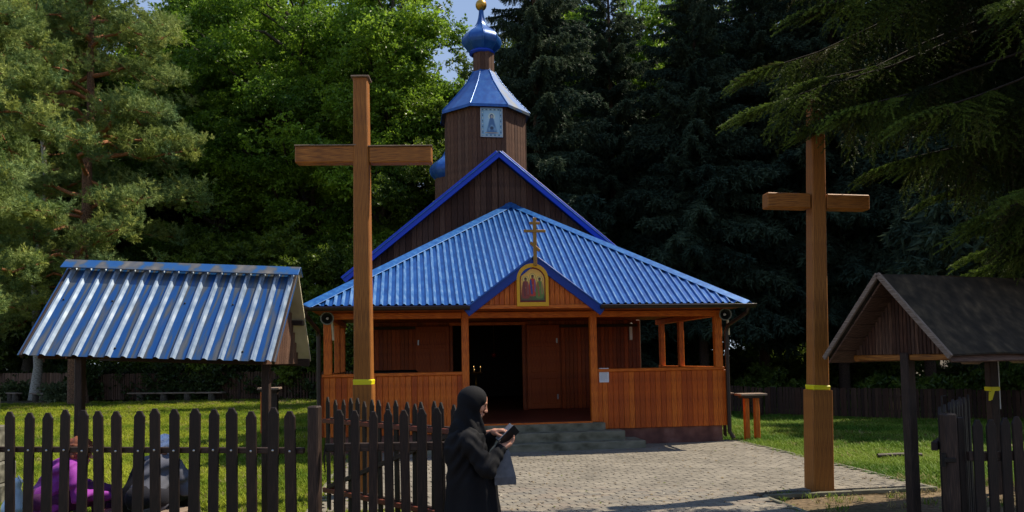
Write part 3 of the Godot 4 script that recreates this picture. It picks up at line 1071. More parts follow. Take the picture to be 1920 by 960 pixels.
func onion(called: String, parent: Node3D, xf: Transform3D, ball: bool) -> void:
	var prof := []
	var shape := [[0.0, 0.3], [0.05, 0.36], [0.09, 0.4], [0.17, 0.475], [0.25, 0.505], [0.32, 0.51], [0.38, 0.49], [0.44, 0.45], [0.5, 0.39], [0.56, 0.315], [0.62, 0.24], [0.7, 0.165], [0.8, 0.108], [0.92, 0.075], [1.04, 0.056], [1.13, 0.05]]
	for i in shape.size() - 1:
		for k in 3:
			var t := k / 3.0
			prof.append(Vector2(lerpf(shape[i][1], shape[i + 1][1], t), lerpf(shape[i][0], shape[i + 1][0], t)))
	prof.append(Vector2(0.05, 1.13))
	var sh := Shape.new()
	sh.lathe(prof, 80, xf, 8)
	var dome := part(called, sh.mesh(), M.blue_tower, parent)
	for k in 8:
		var seam := Shape.new()
		var pts := []
		var rad := []
		var a := TAU * k / 8
		for p in prof:
			pts.append(xf * Vector3(sin(a) * (p.x + 0.002), p.y, cos(a) * (p.x + 0.002)))
			rad.append(0.009)
		seam.tube(pts, rad, 5)
		part("seam", seam.mesh(), M.blue_ridge, dome)
	var skirt := Shape.new()
	skirt.lathe([Vector2(0.26, -0.06), Vector2(0.33, -0.03), Vector2(0.31, 0.02), Vector2(0.29, 0.03)], 48, xf)
	part("collar", skirt.mesh(), M.blue_verge, dome)
	if ball:
		var b := Shape.new()
		var ring := []
		for k in 17:
			var t := PI * k / 16.0 - PI / 2
			ring.append(Vector2(cos(t) * 0.145, 1.27 + sin(t) * 0.145))
		b.lathe(ring, 40, xf)
		part("gilded_ball", b.mesh(), M.gold, parent)


func make_tower(c: Node3D, at: Vector3, _k: float) -> void:
	var n := 8
	var r := 1.07
	for f in n:
		var a := TAU * f / n
		var face := Basis(Vector3.UP, a)
		var wide := 2.0 * r * sin(PI / n)
		var apo := r * cos(PI / n)
		var boards := 7
		for k in boards:
			var w := wide / boards
			plank("tower_board", pick(M.tower_boards), c, at + face * Vector3(-wide * 0.5 + (k + 0.5) * w, 6.55, apo + rng.randf_range(-0.003, 0.003)), Vector3(w - 0.004, 2.85, 0.03), 0.006, face)
		plank("tower_corner", M.tower_boards[1], c, at + Basis(Vector3.UP, a + PI / n) * Vector3(0, 6.55, r + 0.004), Vector3(0.035, 2.85, 0.03), 0.006, Basis(Vector3.UP, a + PI / n))
		# roof facet, slightly hollow towards the eave, with a drip edge
		var sh := Shape.new()
		var seam := Shape.new()
		var a0 := a - PI / n
		var a1 := a + PI / n
		var ring := [[1.2, 7.86], [1.2, 7.93], [0.82, 8.36], [0.5, 8.76], [0.3, 9.1]]
		for i in ring.size() - 1:
			var p0: Vector3 = at + Vector3(sin(a0) * ring[i][0], ring[i][1], cos(a0) * ring[i][0])
			var p1: Vector3 = at + Vector3(sin(a1) * ring[i][0], ring[i][1], cos(a1) * ring[i][0])
			var q0: Vector3 = at + Vector3(sin(a0) * ring[i + 1][0], ring[i + 1][1], cos(a0) * ring[i + 1][0])
			var q1: Vector3 = at + Vector3(sin(a1) * ring[i + 1][0], ring[i + 1][1], cos(a1) * ring[i + 1][0])
			sh.quad(p0, p1, q1, q0)
		var pts := []
		var rad := []
		for i in range(1, ring.size()):
			pts.append(at + Vector3(sin(a1) * ring[i][0], ring[i][1] + 0.004, cos(a1) * ring[i][0]))
			rad.append(0.014)
		seam.tube(pts, rad, 6)
		var facet := part("tower_roof_panel", sh.mesh(), M.blue_sheen if f == 1 or f == 2 else M.blue_tower, c)  # the two right facets take the painted sheen
		part("roof_seam", seam.mesh(), M.blue_ridge, facet)
	var under := Shape.new()
	under.lathe([Vector2(0.9, 7.88), Vector2(1.19, 7.88)], 8, Transform3D(Basis(Vector3.UP, PI / 8), at), 0, false)
	part("tower_soffit", under.mesh(), M.stain_across, c)
	for k in 8:
		var a := TAU * (k + 0.0) / 8
		for h in [-1, 1]:
			plank("drum_board", pick(M.tower_boards), c, at + Basis(Vector3.UP, a) * Vector3(h * 0.053, 9.34, 0.25), Vector3(0.102, 0.62, 0.025), 0.005, Basis(Vector3.UP, a))
	onion("onion_dome", c, Transform3D(Basis(), at + Vector3(-0.04, 9.64, 0)), true)


# ---------------------------------------------------------------- fences and gates
func picket_mesh(w: float, h: float, t: float, style := 0) -> ArrayMesh:
	var key := "picket %.3f %.3f %.3f %d" % [w, h, t, style]
	if cache.has(key):
		return cache[key]
	var sh := Shape.new()
	var o := []
	if style == 0:   # shouldered, blunt head
		o = [Vector2(-w * 0.5, 0), Vector2(w * 0.5, 0), Vector2(w * 0.5, h - 0.05), Vector2(w * 0.36, h - 0.03), Vector2(w * 0.2, h), Vector2(-w * 0.2, h), Vector2(-w * 0.36, h - 0.03), Vector2(-w * 0.5, h - 0.05)]
	elif style == 1:   # pointed
		o = [Vector2(-w * 0.5, 0), Vector2(w * 0.5, 0), Vector2(w * 0.5, h - 0.06), Vector2(w * 0.12, h), Vector2(-w * 0.12, h), Vector2(-w * 0.5, h - 0.06)]
	else:
		o = [Vector2(-w * 0.5, 0), Vector2(w * 0.5, 0), Vector2(w * 0.5, h - 0.01), Vector2(w * 0.3, h), Vector2(-w * 0.3, h), Vector2(-w * 0.5, h - 0.01)]
	var c := 0.005 if style < 2 else 0.0
	var rings := []
	for e in [[-t * 0.5, c], [-t * 0.5 + c, 0.0], [t * 0.5 - c, 0.0], [t * 0.5, c]]:
		if style == 2 and e[1] > 0.0:
			continue
		var ring := []
		for p in o:
			ring.append(Vector3(p.x * (1.0 - e[1] * 2.0 / w), p.y - (e[1] if p.y > h * 0.5 else 0.0), e[0]))
		rings.append(ring)
	var mid := Vector3(0, h * 0.5, 0)
	for i in rings.size() - 1:
		for k in o.size():
			var l := (k + 1) % o.size()
			sh.quad_o(rings[i][k], rings[i][l], rings[i + 1][l], rings[i + 1][k], mid)
	for ring in [rings[0], rings[rings.size() - 1]]:
		for k in range(1, o.size() - 1):
			sh.tri_o(ring[0], ring[k], ring[k + 1], mid)
	cache[key] = sh.mesh()
	return cache[key]


func bolt_mesh() -> ArrayMesh:
	if not cache.has("bolt"):
		var sh := Shape.new()
		sh.lathe([Vector2(0.0, 0.0), Vector2(0.011, 0.0), Vector2(0.011, 0.003), Vector2(0.007, 0.008), Vector2(0.0, 0.009)], 10, Transform3D(Basis(Vector3.RIGHT, PI / 2), Vector3.ZERO))
		cache["bolt"] = sh.mesh()
	return cache["bolt"]


func fence(called: String, label: String, a: Vector3, b: Vector3, count: int, wide: float, high: float, style: int, mats: Array, rail_at: Array, rail_mat: Material, bolts := false, posts := 0, group := "", front := 1.0) -> Node3D:
	var turn := -atan2(b.z - a.z, b.x - a.x)
	var f := thing(called, label, "fence", a, turn, group)
	var flat := Vector2(b.x - a.x, b.z - a.z).length()
	var rise := (b.y - a.y) / flat
	for i in count:
		var x := flat * (i + 0.5) / count
		var lean := Basis(Vector3.BACK, rng.randf_range(-0.014, 0.014)) * Basis(Vector3.RIGHT, rng.randf_range(-0.016, 0.016))
		var p := part("picket", picket_mesh(wide * [1.0, 0.95, 1.05][rng.randi() % 3], high + [0.0, 0.012, -0.012][rng.randi() % 3], 0.022, style), pick(mats), f, Vector3(x + rng.randf_range(-0.004, 0.004), 0.06 + x * rise + rng.randf_range(-0.006, 0.006), 0.022 * front), lean)
		if bolts:
			for r in rail_at:
				part("bolt", bolt_mesh(), M.steel, p, Vector3(0, r - 0.06, 0.011))
	for r in rail_at:
		bar("rail", rail_mat, f, Vector3(0, r, -0.015 * front), Vector3(flat, r + rise * flat, -0.015 * front), 0.05 if bolts else 0.07, 0.045, Vector3.BACK)
	for i in posts:
		var x := flat * float(i) / maxf(1, posts - 1)
		plank("post", mats[0], f, Vector3(x, high * 0.5 + x * rise, -0.085 * front), Vector3(0.1, high + 0.04, 0.09), 0.01)
	return f


func make_fences() -> void:
	# front fence left of the gateway
	var f := fence("picket_fence", "dark brown picket fence in the foreground in front of the two seated women", Vector3(-5.55, 0, -6.98), Vector3(-1.78, 0, -6.3), 21, 0.1, 1.255, 0, M.pickets, [0.965, 0.3], M.stain_across, true)
	plank("fence_post", M.stain_up, f, Vector3(3.92, 0.66, -0.03), Vector3(0.095, 1.36, 0.095), 0.012)
	# closed wicket next to it
	var w := fence("wicket_gate", "narrow closed wicket of dark pickets beside the fence post, left of the nun", Vector3(-1.545, 0, -6.32), Vector3(-0.42, 0, -6.28), 8, 0.078, 1.235, 0, M.pickets, [0.985, 0.3], M.stain_across)
	w.set_meta("category", "gate")
	var lk := Shape.new()
	lk.box(Vector3(-0.01, 0.985, 0.0), Vector3(0.1, 0.07, 0.03), Basis(), 0.008)
	lk.tube([Vector3(-0.05, 0.985, 0.02), Vector3(-0.06, 0.9, 0.03), Vector3(-0.05, 0.78, 0.02)], [0.008, 0.008, 0.006], 6)
	part("latch", lk.mesh(), M.iron, w)
	# big gate leaves swung inwards
	var g := fence("gate_leaf", "open gate leaf of small dark pickets with red brown rails, swung in behind the wicket", Vector3(-2.12, 0, -8.46), Vector3(-0.5, 0, -6.84), 16, 0.07, 1.245, 1, M.pickets, [1.05, 0.28], M.stain_across, false, 0, "", 1.0)
	g.set_meta("category", "gate")
	for r in [0.28, 1.05]:
		bar("rail_strap", M.floor_red, g, Vector3(0.0, r, 0.05), Vector3(2.28, r, 0.05), 0.05, 0.03)
	bar("brace", M.stain_across, g, Vector3(0.1, 0.32, 0.045), Vector3(2.2, 1.02, 0.045), 0.05, 0.02)
	var rg := fence("gate_leaf", "open dark gate leaf seen edge on behind the right gate post", Vector3(3.36, 0, -5.95), Vector3(4.72, 0, -7.75), 14, 0.075, 1.2, 1, M.pickets, [0.95, 0.28], M.stain_across, false, 0, "", 1.0)
	rg.set_meta("category", "gate")
	var gp := thing("gate_post", "thick dark brown gate post with iron hinges at the right end of the gateway", "gate post", Vector3(3.33, 0, -5.72))
	plank("post", M.stain_up, gp, Vector3(0.0, 0.6, 0), Vector3(0.095, 1.26, 0.09), 0.012)
	plank("post_board", M.pickets[1], gp, Vector3(0.085, 0.59, -0.01), Vector3(0.06, 1.22, 0.06), 0.008)
	for y in [0.88, 0.3]:
		var h := Shape.new()
		h.tube([Vector3(-0.066, y - 0.05, 0.03), Vector3(-0.066, y + 0.05, 0.03)], [0.018, 0.018], 10)
		h.box(Vector3(-0.03, y, 0.05), Vector3(0.09, 0.035, 0.012), Basis(), 0.003)
		part("hinge", h.mesh(), M.iron, gp)
	var pin := Shape.new()
	pin.tube([Vector3(-0.03, 1.22, -0.02), Vector3(-0.03, 1.36, -0.02), Vector3(-0.0, 1.36, -0.02)], [0.007, 0.007, 0.007], 6)
	part("drop_bolt", pin.mesh(), M.iron, gp)
	fence("picket_fence", "short dark picket fence right of the gate post in the foreground", Vector3(3.44, 0, -5.66), Vector3(5.1, 0, -5.66), 16, 0.072, 1.13, 0, M.pickets, [0.905, 0.3], M.stain_across)
	# fences round the back of the churchyard
	fence("boundary_fence", "sunlit brown boundary fence running back at the far left edge", Vector3(-33.0, 0, -47.2), Vector3(-22.4, 0, -37.9), 110, 0.105, 1.38, 2, M.lit_pickets, [0.4, 1.1], M.grey_across, false, 6)
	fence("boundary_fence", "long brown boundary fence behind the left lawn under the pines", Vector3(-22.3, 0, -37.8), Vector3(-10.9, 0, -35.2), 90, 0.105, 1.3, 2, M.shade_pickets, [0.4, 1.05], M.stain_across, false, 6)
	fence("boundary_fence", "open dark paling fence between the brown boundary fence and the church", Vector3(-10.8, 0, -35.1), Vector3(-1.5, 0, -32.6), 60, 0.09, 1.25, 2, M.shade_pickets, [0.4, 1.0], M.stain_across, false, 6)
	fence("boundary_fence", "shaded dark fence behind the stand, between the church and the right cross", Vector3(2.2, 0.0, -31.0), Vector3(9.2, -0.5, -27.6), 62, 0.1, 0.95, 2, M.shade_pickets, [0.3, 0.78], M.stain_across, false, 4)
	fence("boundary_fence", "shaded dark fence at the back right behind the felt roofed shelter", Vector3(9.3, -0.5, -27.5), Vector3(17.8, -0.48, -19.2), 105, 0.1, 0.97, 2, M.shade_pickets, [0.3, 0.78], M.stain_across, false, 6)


# ---------------------------------------------------------------- crosses
func squared(a: Vector3, wa: float, b: Vector3, wb: float, ch := 0.014) -> ArrayMesh:
	# a squared, tapering post from a up to b
	var sh := Shape.new()
	var rings := []
	for e in [[a, wa], [a.lerp(b, 0.33), lerpf(wa, wb, 0.36)], [a.lerp(b, 0.7), lerpf(wa, wb, 0.66)], [b, wb]]:
		var ring := []
		var h: float = e[1] * 0.5
		for q in [[1, 1, 0], [1, 1, 1], [-1, 1, 1], [-1, 1, 0], [-1, -1, 0], [-1, -1, 1], [1, -1, 1], [1, -1, 0]]:
			ring.append(e[0] + Vector3(q[0] * (h - (ch if q[2] else 0.0)), 0, q[1] * (h - (0.0 if q[2] else ch))))
		rings.append(ring)
	for i in 3:
		sh.hull8(rings[i], rings[i + 1])
	return sh.mesh()


func make_crosses() -> void:
	var l := thing("wooden_cross", "tall brown wooden cross with yellow tape behind the wicket, left of the church door", "cross", Vector3(-1.895, 0, -9.45), 0.02)
	part("base_block", squared(Vector3(0, -0.1, 0), 0.258, Vector3(0.0, 1.42, 0), 0.246), M.honey_up, l)
	part("upright", squared(Vector3(0, 1.42, 0), 0.224, Vector3(-0.005, 5.36, 0), 0.182), M.honey_up, l)
	plank("top_cap", M.grey_across, l, Vector3(-0.005, 5.375, 0), Vector3(0.235, 0.02, 0.235), 0.005)
	var armt := Basis(Vector3.BACK, -0.004)
	plank("crossbar", M.honey_across, l, Vector3(-0.455, 4.37, 0.0), Vector3(0.78, 0.215, 0.17), 0.012, armt)
	plank("crossbar", M.honey_across, l, Vector3(0.5, 4.355, 0.0), Vector3(0.8, 0.205, 0.17), 0.012, armt)
	for e in [[-0.455, 4.484, 0.79], [0.5, 4.466, 0.82]]:
		plank("crossbar_cap", M.grey_across, l, Vector3(e[0], e[1], 0.0), Vector3(e[2], 0.014, 0.2), 0.004, armt)
	tape(l, Vector3(0, 1.455, 0), 0.228, 0.055)
	var r := thing("wooden_cross", "plain brown wooden cross under the spruce branches with yellow tape round its foot block", "cross", Vector3(3.765, 0, -9.28), 0.08)
	r.rotation.z = -0.026
	part("base_block", squared(Vector3(0, -0.1, 0), 0.262, Vector3(0, 1.255, 0), 0.257, 0.01), M.honey_up, r)
	part("upright", squared(Vector3(0.0, 1.255, 0), 0.205, Vector3(0.02, 5.0, 0), 0.168), M.honey_up, r)
	for s in [-1, 1]:
		plank("crossbar", M.honey_across, r, Vector3(s * 0.385 + 0.01, 3.62, 0), Vector3(0.56, 0.19, 0.17), 0.012)
	tape(r, Vector3(0, 1.29, 0), 0.21, 0.045)
	# roofed cross at the right edge
	var t := thing("roadside_cross", "weathered cross with plank roof and yellow ribbon, half hidden behind the felt roofed shelter", "cross", Vector3(5.79, 0, -9.0), 0.1)
	plank("upright", M.stain_up, t, Vector3(0, 1.1, 0), Vector3(0.11, 2.3, 0.1), 0.01)
	plank("edge_strip", M.white_paper, t, Vector3(0.06, 1.45, 0.02), Vector3(0.012, 0.9, 0.06), 0.003)
	for s in [-1, 1]:
		plank("roof_plank", M.grey_across, t, Vector3(0.03 + s * 0.16, 1.66, 0.05), Vector3(0.42, 0.035, 0.3), 0.006, Basis(Vector3.BACK, -s * 0.5))
	plank("crossbar", M.stain_across, t, Vector3(0, 1.82, 0), Vector3(0.6, 0.1, 0.09), 0.01)
	var rb := Shape.new()
	rb.box(Vector3(0.0, 1.245, 0.0), Vector3(0.122, 0.05, 0.112), Basis(), 0.004)
	rb.box(Vector3(-0.055, 1.18, 0.062), Vector3(0.045, 0.13, 0.012), Basis(Vector3.BACK, -0.35), 0.004)
	rb.box(Vector3(-0.085, 1.16, 0.066), Vector3(0.03, 0.11, 0.01), Basis(Vector3.BACK, -0.1), 0.003)
	part("ribbon", rb.mesh(), M.tape, t)
	# gilded three-barred cross on the entrance gable
	var g := thing("gable_cross", "small gold three barred cross on the gable over the entrance", "cross", CHURCH_AT + Basis(Vector3.UP, CHURCH_TURN) * Vector3(0.0, 3.4, 0.79), CHURCH_TURN)
	plank("upright", M.cross_gold, g, Vector3(0, 0.43, 0), Vector3(0.065, 0.88, 0.03), 0.006)
	plank("top_bar", M.cross_gold, g, Vector3(0, 0.77, 0.006), Vector3(0.19, 0.05, 0.03), 0.006)
	plank("main_bar", M.cross_gold, g, Vector3(0, 0.625, 0.006), Vector3(0.4, 0.05, 0.03), 0.006)
	plank("foot_bar", M.cross_gold, g, Vector3(0, 0.34, 0.006), Vector3(0.23, 0.055, 0.03), 0.006, Basis(Vector3.BACK, -0.75))


func tape(o: Node3D, at: Vector3, w: float, h: float) -> void:
	for k in 3:
		plank("tape_band" if k == 0 else "tape_layer", M.tape, o, at + Vector3(0, (k - 1) * h * 0.28, 0), Vector3(w + 0.008 + 0.003 * k, h * (0.62 if k else 1.0), w + 0.008 + 0.003 * k), 0.01, Basis(Vector3.BACK, [0.0, 0.02, -0.025][k]))


# ---------------------------------------------------------------- shelters
func make_left_shelter() -> void:
	var lean := Basis(Vector3.UP, 0.055) * Basis(Vector3.BACK, -0.045)
	var s := thing("notice_shelter", "small shelter with dirty ribbed blue metal roof on two brown posts, behind the left fence", "shelter", Vector3(-3.7, 2.775, -8.35))
	s.basis = lean
	var half := 1.28
	var drop := 0.98
	var out := 0.82
	var l := sqrt(drop * drop + out * out)
	var cs := out / l
	var sn := drop / l
	for k in 2:
		var sh := Shape.new()
		var worn := Shape.new()  # rib faces that carry the painted sun glint
		var prof := rib_profile(-half + k * half, k * half, 0.16, 0.066, 0.022, 0.026)
		for i in prof.size() - 1:
			var p: Array = prof[i]
			var q: Array = prof[i + 1]
			var v := []
			for e in [[p, l + 0.02], [q, l + 0.02], [q, 0.0], [p, 0.0]]:
				var d: float = e[0][1]
				v.append(Vector3(e[0][0], -e[1] * sn, e[1] * cs) + Vector3(0, cs, sn) * d)
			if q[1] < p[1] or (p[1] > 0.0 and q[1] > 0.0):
				# the sun glint on crest and right side is painted as paler blue
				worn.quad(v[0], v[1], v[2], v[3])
			else:
				sh.quad(v[0], v[1], v[2], v[3])
			# the sheet's cut edge at the eave
			var dn := Vector3(0, cs, sn) * -0.004
			sh.quad(v[0] + dn, v[1] + dn, v[1], v[0])
		var sheet := part("roof_sheet", sh.mesh(), M.blue_dirty, s)
		part("painted_glint_rib", worn.mesh(), M.blue_glint, sheet)
		for i in 5:
			part("screw", bolt_mesh(), M.iron, sheet, Vector3(-half + k * half + 0.16 * (i * 1.6 + 0.95), -(0.92 if i % 2 else 0.4) * drop, (0.92 if i % 2 else 0.4) * out + 0.004), Basis(Vector3.RIGHT, -atan2(cs, sn)))
	# rear slope: cream boarding with a fascia
	var m := Basis(Vector3.RIGHT, -atan2(drop, out))
	var sr := Shape.new()
	sr.hull8([Vector3(-half, 0.0, 0), Vector3(half, 0.0, 0), Vector3(half, -drop * 0.98, -out), Vector3(-half, -drop * 0.98, -out)], [Vector3(-half, -0.035, 0), Vector3(half, -0.035, 0), Vector3(half, -drop * 0.98 - 0.035, -out), Vector3(-half, -drop * 0.98 - 0.035, -out)])
	part("rear_roof", sr.mesh(), M.cream, s)
	plank("rear_fascia", M.stain_across, s, Vector3(0, -drop * 0.98 - 0.05, -out + 0.02), Vector3(half * 2.0 - 0.02, 0.09, 0.03), 0.006)
	plank("purlin", M.stain_across, s, Vector3(0, -drop * 0.55, -out * 0.5), Vector3(half * 2.0 - 0.03, 0.06, 0.07), 0.006)
	plank("purlin", M.stain_across, s, Vector3(0, -drop * 0.6 - 0.03, out * 0.5), Vector3(half * 2.0 - 0.3, 0.06, 0.07), 0.006)
	for a in [0.42, -0.42]:
		plank("ridge_flashing", M.dirty_ridge, s, Vector3(0, 0.03, 0.065 if a > 0 else -0.065), Vector3(half * 2.0 + 0.04, 0.012, 0.15), 0.003, Basis(Vector3.RIGHT, a * 1.75))
	for side in [-1, 1]:
		# gable of upright boards set in from the roof edge
		var z := -0.74
		var x: float = side * (half - 0.15)
		while z < 0.68:
			var w := 0.098
			var ht := -0.06 - absf(z + w * 0.5) * drop / out
			var low := -drop - 0.05
			if ht - low > 0.04:
				plank("gable_board", pick(M.tower_boards), s, Vector3(x, (ht + low) * 0.5, z + w * 0.5), Vector3(0.02, ht - low, w - 0.004), 0.005)
			z += w
		bar("rafter", M.stain_deep, s, Vector3(side * (half - 0.03), -0.03, 0), Vector3(side * (half - 0.03), -0.03 - drop, out), 0.05, 0.03, Vector3.RIGHT)
	for x in [-1.04, 1.0]:
		plank("post", M.floor_post if M.has("floor_post") else M.stain_up, s, Vector3(x, -1.8, 0.02), Vector3(0.086, 2.4, 0.086), 0.008, lean.inverse())
	plank("tie_beam", M.stain_across, s, Vector3(0, -drop + 0.1, 0.0), Vector3(2.2, 0.09, 0.07), 0.008)


func make_right_shelter() -> void:
	var turn := 0.34
	var s := thing("felt_roofed_shelter", "dark shelter with mossy felt roof and boarded gable on one post, at the right edge", "shelter", Vector3(3.836, 2.52, -7.7), turn)
	# local x runs along the ridge, to the right and away; z towards the viewer
	var half := 0.79
	var drop := 0.84
	var long := 3.2
	for e in [1, -1]:
		var sh := Shape.new()
		var cols := 18
		var rows := 8
		var nz := FastNoiseLite.new()
		nz.seed = 21
		nz.frequency = 1.6
		var pts := []
		for i in cols + 1:
			var line := []
			for k in rows + 1:
				var t := float(k) / rows
				var x := long * i / cols
				line.append(Vector3(x, -drop * t - 0.03 * sin(t * PI) + nz.get_noise_2d(x, t * 1.2 + e) * 0.02, e * half * t * 1.0))
			pts.append(line)
		for i in cols:
			for k in rows:
				var a: Vector3 = pts[i][k]
				var b: Vector3 = pts[i + 1][k]
				var d: Vector3 = pts[i + 1][k + 1]
				var f: Vector3 = pts[i][k + 1]
				sh.quad_o(a, b, d, f, Vector3(long / 2, -2, 0))
				var th := Vector3(0, -0.012, 0)
				sh.quad_o(a + th, b + th, d + th, f + th, Vector3(long / 2, 2, 0))
		part("felt_slope", sh.mesh(), M.felt, s)
		# boards under the felt
		for k in 6:
			var t0 := (k + 0.5) / 6.0
			var dir := Vector3(0, -drop, e * half).normalized()
			plank("roof_board", M.dark_across, s, Vector3(long / 2, -0.05, 0) + Vector3(0, -drop, e * half) * t0 + Vector3(0, -0.03, 0), Vector3(long - 0.04, 0.02, 0.185), 0.004, Basis(Vector3.RIGHT, e * atan2(drop, half)))
		bar("barge_board", M.grey_deep, s, Vector3(-0.02, 0.0, 0), Vector3(-0.02, -drop - 0.03, e * (half + 0.02)), 0.055, 0.03, Vector3.LEFT)
	var z := -0.66
	while z < 0.62:
		var w := 0.047
		var top := -0.1 - absf(z + w * 0.5) * drop / half
		var low := -drop - 0.0
		if top - low > 0.02:
			plank("gable_board", pick(M.gable_boards), s, Vector3(0.3, (top + low) * 0.5, z + w * 0.5), Vector3(0.018, top - low, w - 0.006), 0.006)
		z += w
	plank("tie_beam", M.honey_deep, s, Vector3(0.33, -drop - 0.03, 0.0), Vector3(0.05, 0.06, 1.42), 0.006)
	for e in [-1, 1]:
		plank("wall_plate", M.honey_across, s, Vector3(1.7, -drop - 0.04, e * 0.66), Vector3(2.8, 0.06, 0.06), 0.006)
	for x in [0.33, 2.9]:
		plank("post", M.stain_up, s, Vector3(x, -1.7, 0.0), Vector3(0.105, 1.76, 0.105), 0.01)


# ---------------------------------------------------------------- small things
func on_church(p: Vector3) -> Vector3:
	return CHURCH_AT + Basis(Vector3.UP, CHURCH_TURN) * p


func make_small_things() -> void:
	# loudspeakers under the eaves
	for s in [-1, 1]:
		var h := thing("horn_loudspeaker", "grey horn loudspeaker on the left corner post of the porch" if s < 0 else "grey horn loudspeaker on the right corner post of the porch", "loudspeaker", on_church(Vector3(s * 3.8 + 0.05, 2.51, 0.16)), CHURCH_TURN * 0.5 + (-0.1 if s > 0 else 0.1))
		var bell := Shape.new()
		var xf := Transform3D(Basis(Vector3.RIGHT, PI / 2), Vector3.ZERO)
		bell.lathe([Vector2(0.03, -0.2), Vector2(0.045, -0.12), Vector2(0.07, -0.03), Vector2(0.105, 0.05), Vector2(0.122, 0.07), Vector2(0.122, 0.08), Vector2(0.1, 0.075)], 28, xf)
		part("bell", bell.mesh(), M.horn, h)
		var throat := Shape.new()
		throat.lathe([Vector2(0.1, 0.074), Vector2(0.07, 0.0), Vector2(0.04, -0.03), Vector2(0.0, -0.04)], 28, xf)
		part("throat", throat.mesh(), M.horn_in, h)
		var bud := Shape.new()
		bud.lathe([Vector2(0.026, 0.0), Vector2(0.022, 0.03), Vector2(0.0, 0.045)], 16, xf)
		part("bud", bud.mesh(), M.white_paper, h)
		plank("bracket", M.cream, h, Vector3(0.085, -0.22, -0.1), Vector3(0.04, 0.36, 0.03), 0.006, Basis(Vector3.BACK, 0.06))
	# notice on the right parapet
	var n := thing("notice_sheet", "white printed notice sheet pinned to the parapet right of the entrance", "notice", on_church(Vector3(1.432, 1.37, 0.022)), CHURCH_TURN)
	var im := Image.create(96, 128, false, Image.FORMAT_RGB8)
	im.fill(Color8(206, 210, 222))
	var r := RandomNumberGenerator.new()
	r.seed = 6
	for row in 17:
		var x := 10
		var stop := 84 - (r.randi() % 30 if row % 4 == 3 else 0)
		while x < stop:
			var wd := 3 + r.randi() % 9
			im.fill_rect(Rect2i(x, 14 + row * 6, mini(wd, stop - x), 2), Color8(128, 132, 150))
			x += wd + 2
	var nm := StandardMaterial3D.new()
	nm.resource_name = "printed notice"
	nm.albedo_texture = ImageTexture.create_from_image(im)
	nm.roughness = 0.5
	plank("sleeve", M.white_paper, n, Vector3(0, 0, 0.0), Vector3(0.19, 0.275, 0.006), 0.002)
	var q := Shape.new()
	q.quad_uv(Vector3(-0.09, -0.132, 0.005), Vector3(0.09, -0.132, 0.005), Vector3(0.09, 0.132, 0.005), Vector3(-0.09, 0.132, 0.005))
	part("sheet", q.mesh(), nm, n)
	# strip lamp, switched off
	var lamp := thing("wall_light", "narrow white unlit wall light inside the porch at the right", "lamp", on_church(Vector3(3.09, 2.34, -3.6)), CHURCH_TURN)
	plank("housing", M.white_paper, lamp, Vector3.ZERO, Vector3(0.075, 0.42, 0.05), 0.015)
	plank("base", M.horn, lamp, Vector3(0, 0, -0.026), Vector3(0.09, 0.45, 0.01), 0.003)
	# candles and a red lamp in the dark nave
	var cs := thing("candle_stand", "candle stand with small flames in the dark nave behind the doorway", "candle stand", on_church(Vector3(-0.46, 0.5, -6.6)), CHURCH_TURN)
	var st := Shape.new()
	st.lathe([Vector2(0.16, 0.0), Vector2(0.15, 0.03), Vector2(0.03, 0.06), Vector2(0.02, 0.5), Vector2(0.035, 0.55), Vector2(0.02, 0.6), Vector2(0.02, 0.8), Vector2(0.17, 0.84), Vector2(0.18, 0.87), Vector2(0.0, 0.87)], 24)
	part("stand", st.mesh(), M.gold, cs)
	var flame := flat_paint("candle flame", Color8(255, 210, 140), 0.5)
	flame.emission_enabled = true
	flame.emission = Color8(255, 206, 130)
	flame.emission_energy_multiplier = 1.2
	for e in [[-0.06, 0.26, 0.0], [-0.05, 0.1, 0.1], [0.13, 0.24, -0.02]]:
		var cd := Shape.new()
		cd.tube([Vector3(e[0], 0.87, e[2]), Vector3(e[0], 0.87 + e[1] * 0.5, e[2])], [0.011, 0.009], 8)
		part("candle", cd.mesh(), M.cream, cs)
		var fl := Shape.new()
		fl.lathe([Vector2(0.0, 0.0), Vector2(0.009, 0.011), Vector2(0.007, 0.022), Vector2(0.0, 0.042)], 10, Transform3D(Basis(), Vector3(e[0], 0.88 + e[1] * 0.5, e[2])))
		part("candle_flame", fl.mesh(), flame, cs)
	var glow := OmniLight3D.new()
	glow.name = "candle_light"
	glow.light_color = Color(1.0, 0.75, 0.42)
	glow.light_energy = 0.006
	glow.light_size = 0.02
	glow.omni_range = 12.0
	glow.omni_attenuation = 2.0
	glow.shadow_enabled = true
	glow.position = on_church(Vector3(-0.46, 1.62, -6.5))
	add_child(glow)
	var hl := thing("hanging_lamp", "small red glass lamp hanging in the dark nave", "lamp", on_church(Vector3(0.12, 1.85, -7.2)), CHURCH_TURN)
	var bowl := Shape.new()
	bowl.lathe([Vector2(0.0, -0.08), Vector2(0.05, -0.06), Vector2(0.075, 0.0), Vector2(0.065, 0.05), Vector2(0.0, 0.05)], 20)
	part("bowl", bowl.mesh(), flat_paint("red glass", Color8(150, 30, 34), 0.2), hl)
	var ch := Shape.new()
	ch.tube([Vector3(0, 0.05, 0), Vector3(0, 1.28, 0)], [0.004, 0.004], 5)
	part("chain", ch.mesh(), M.gold, hl)
	# dark bench in the porch, only its back shows over the parapet
	var b := thing("porch_bench", "dark bench with rounded back standing in the porch behind the left cross", "bench", on_church(Vector3(-2.75, 0.5, -2.6)), CHURCH_TURN)
	plank("seat", M.stain_across, b, Vector3(0, 0.44, 0.2), Vector3(1.3, 0.06, 0.42), 0.015)
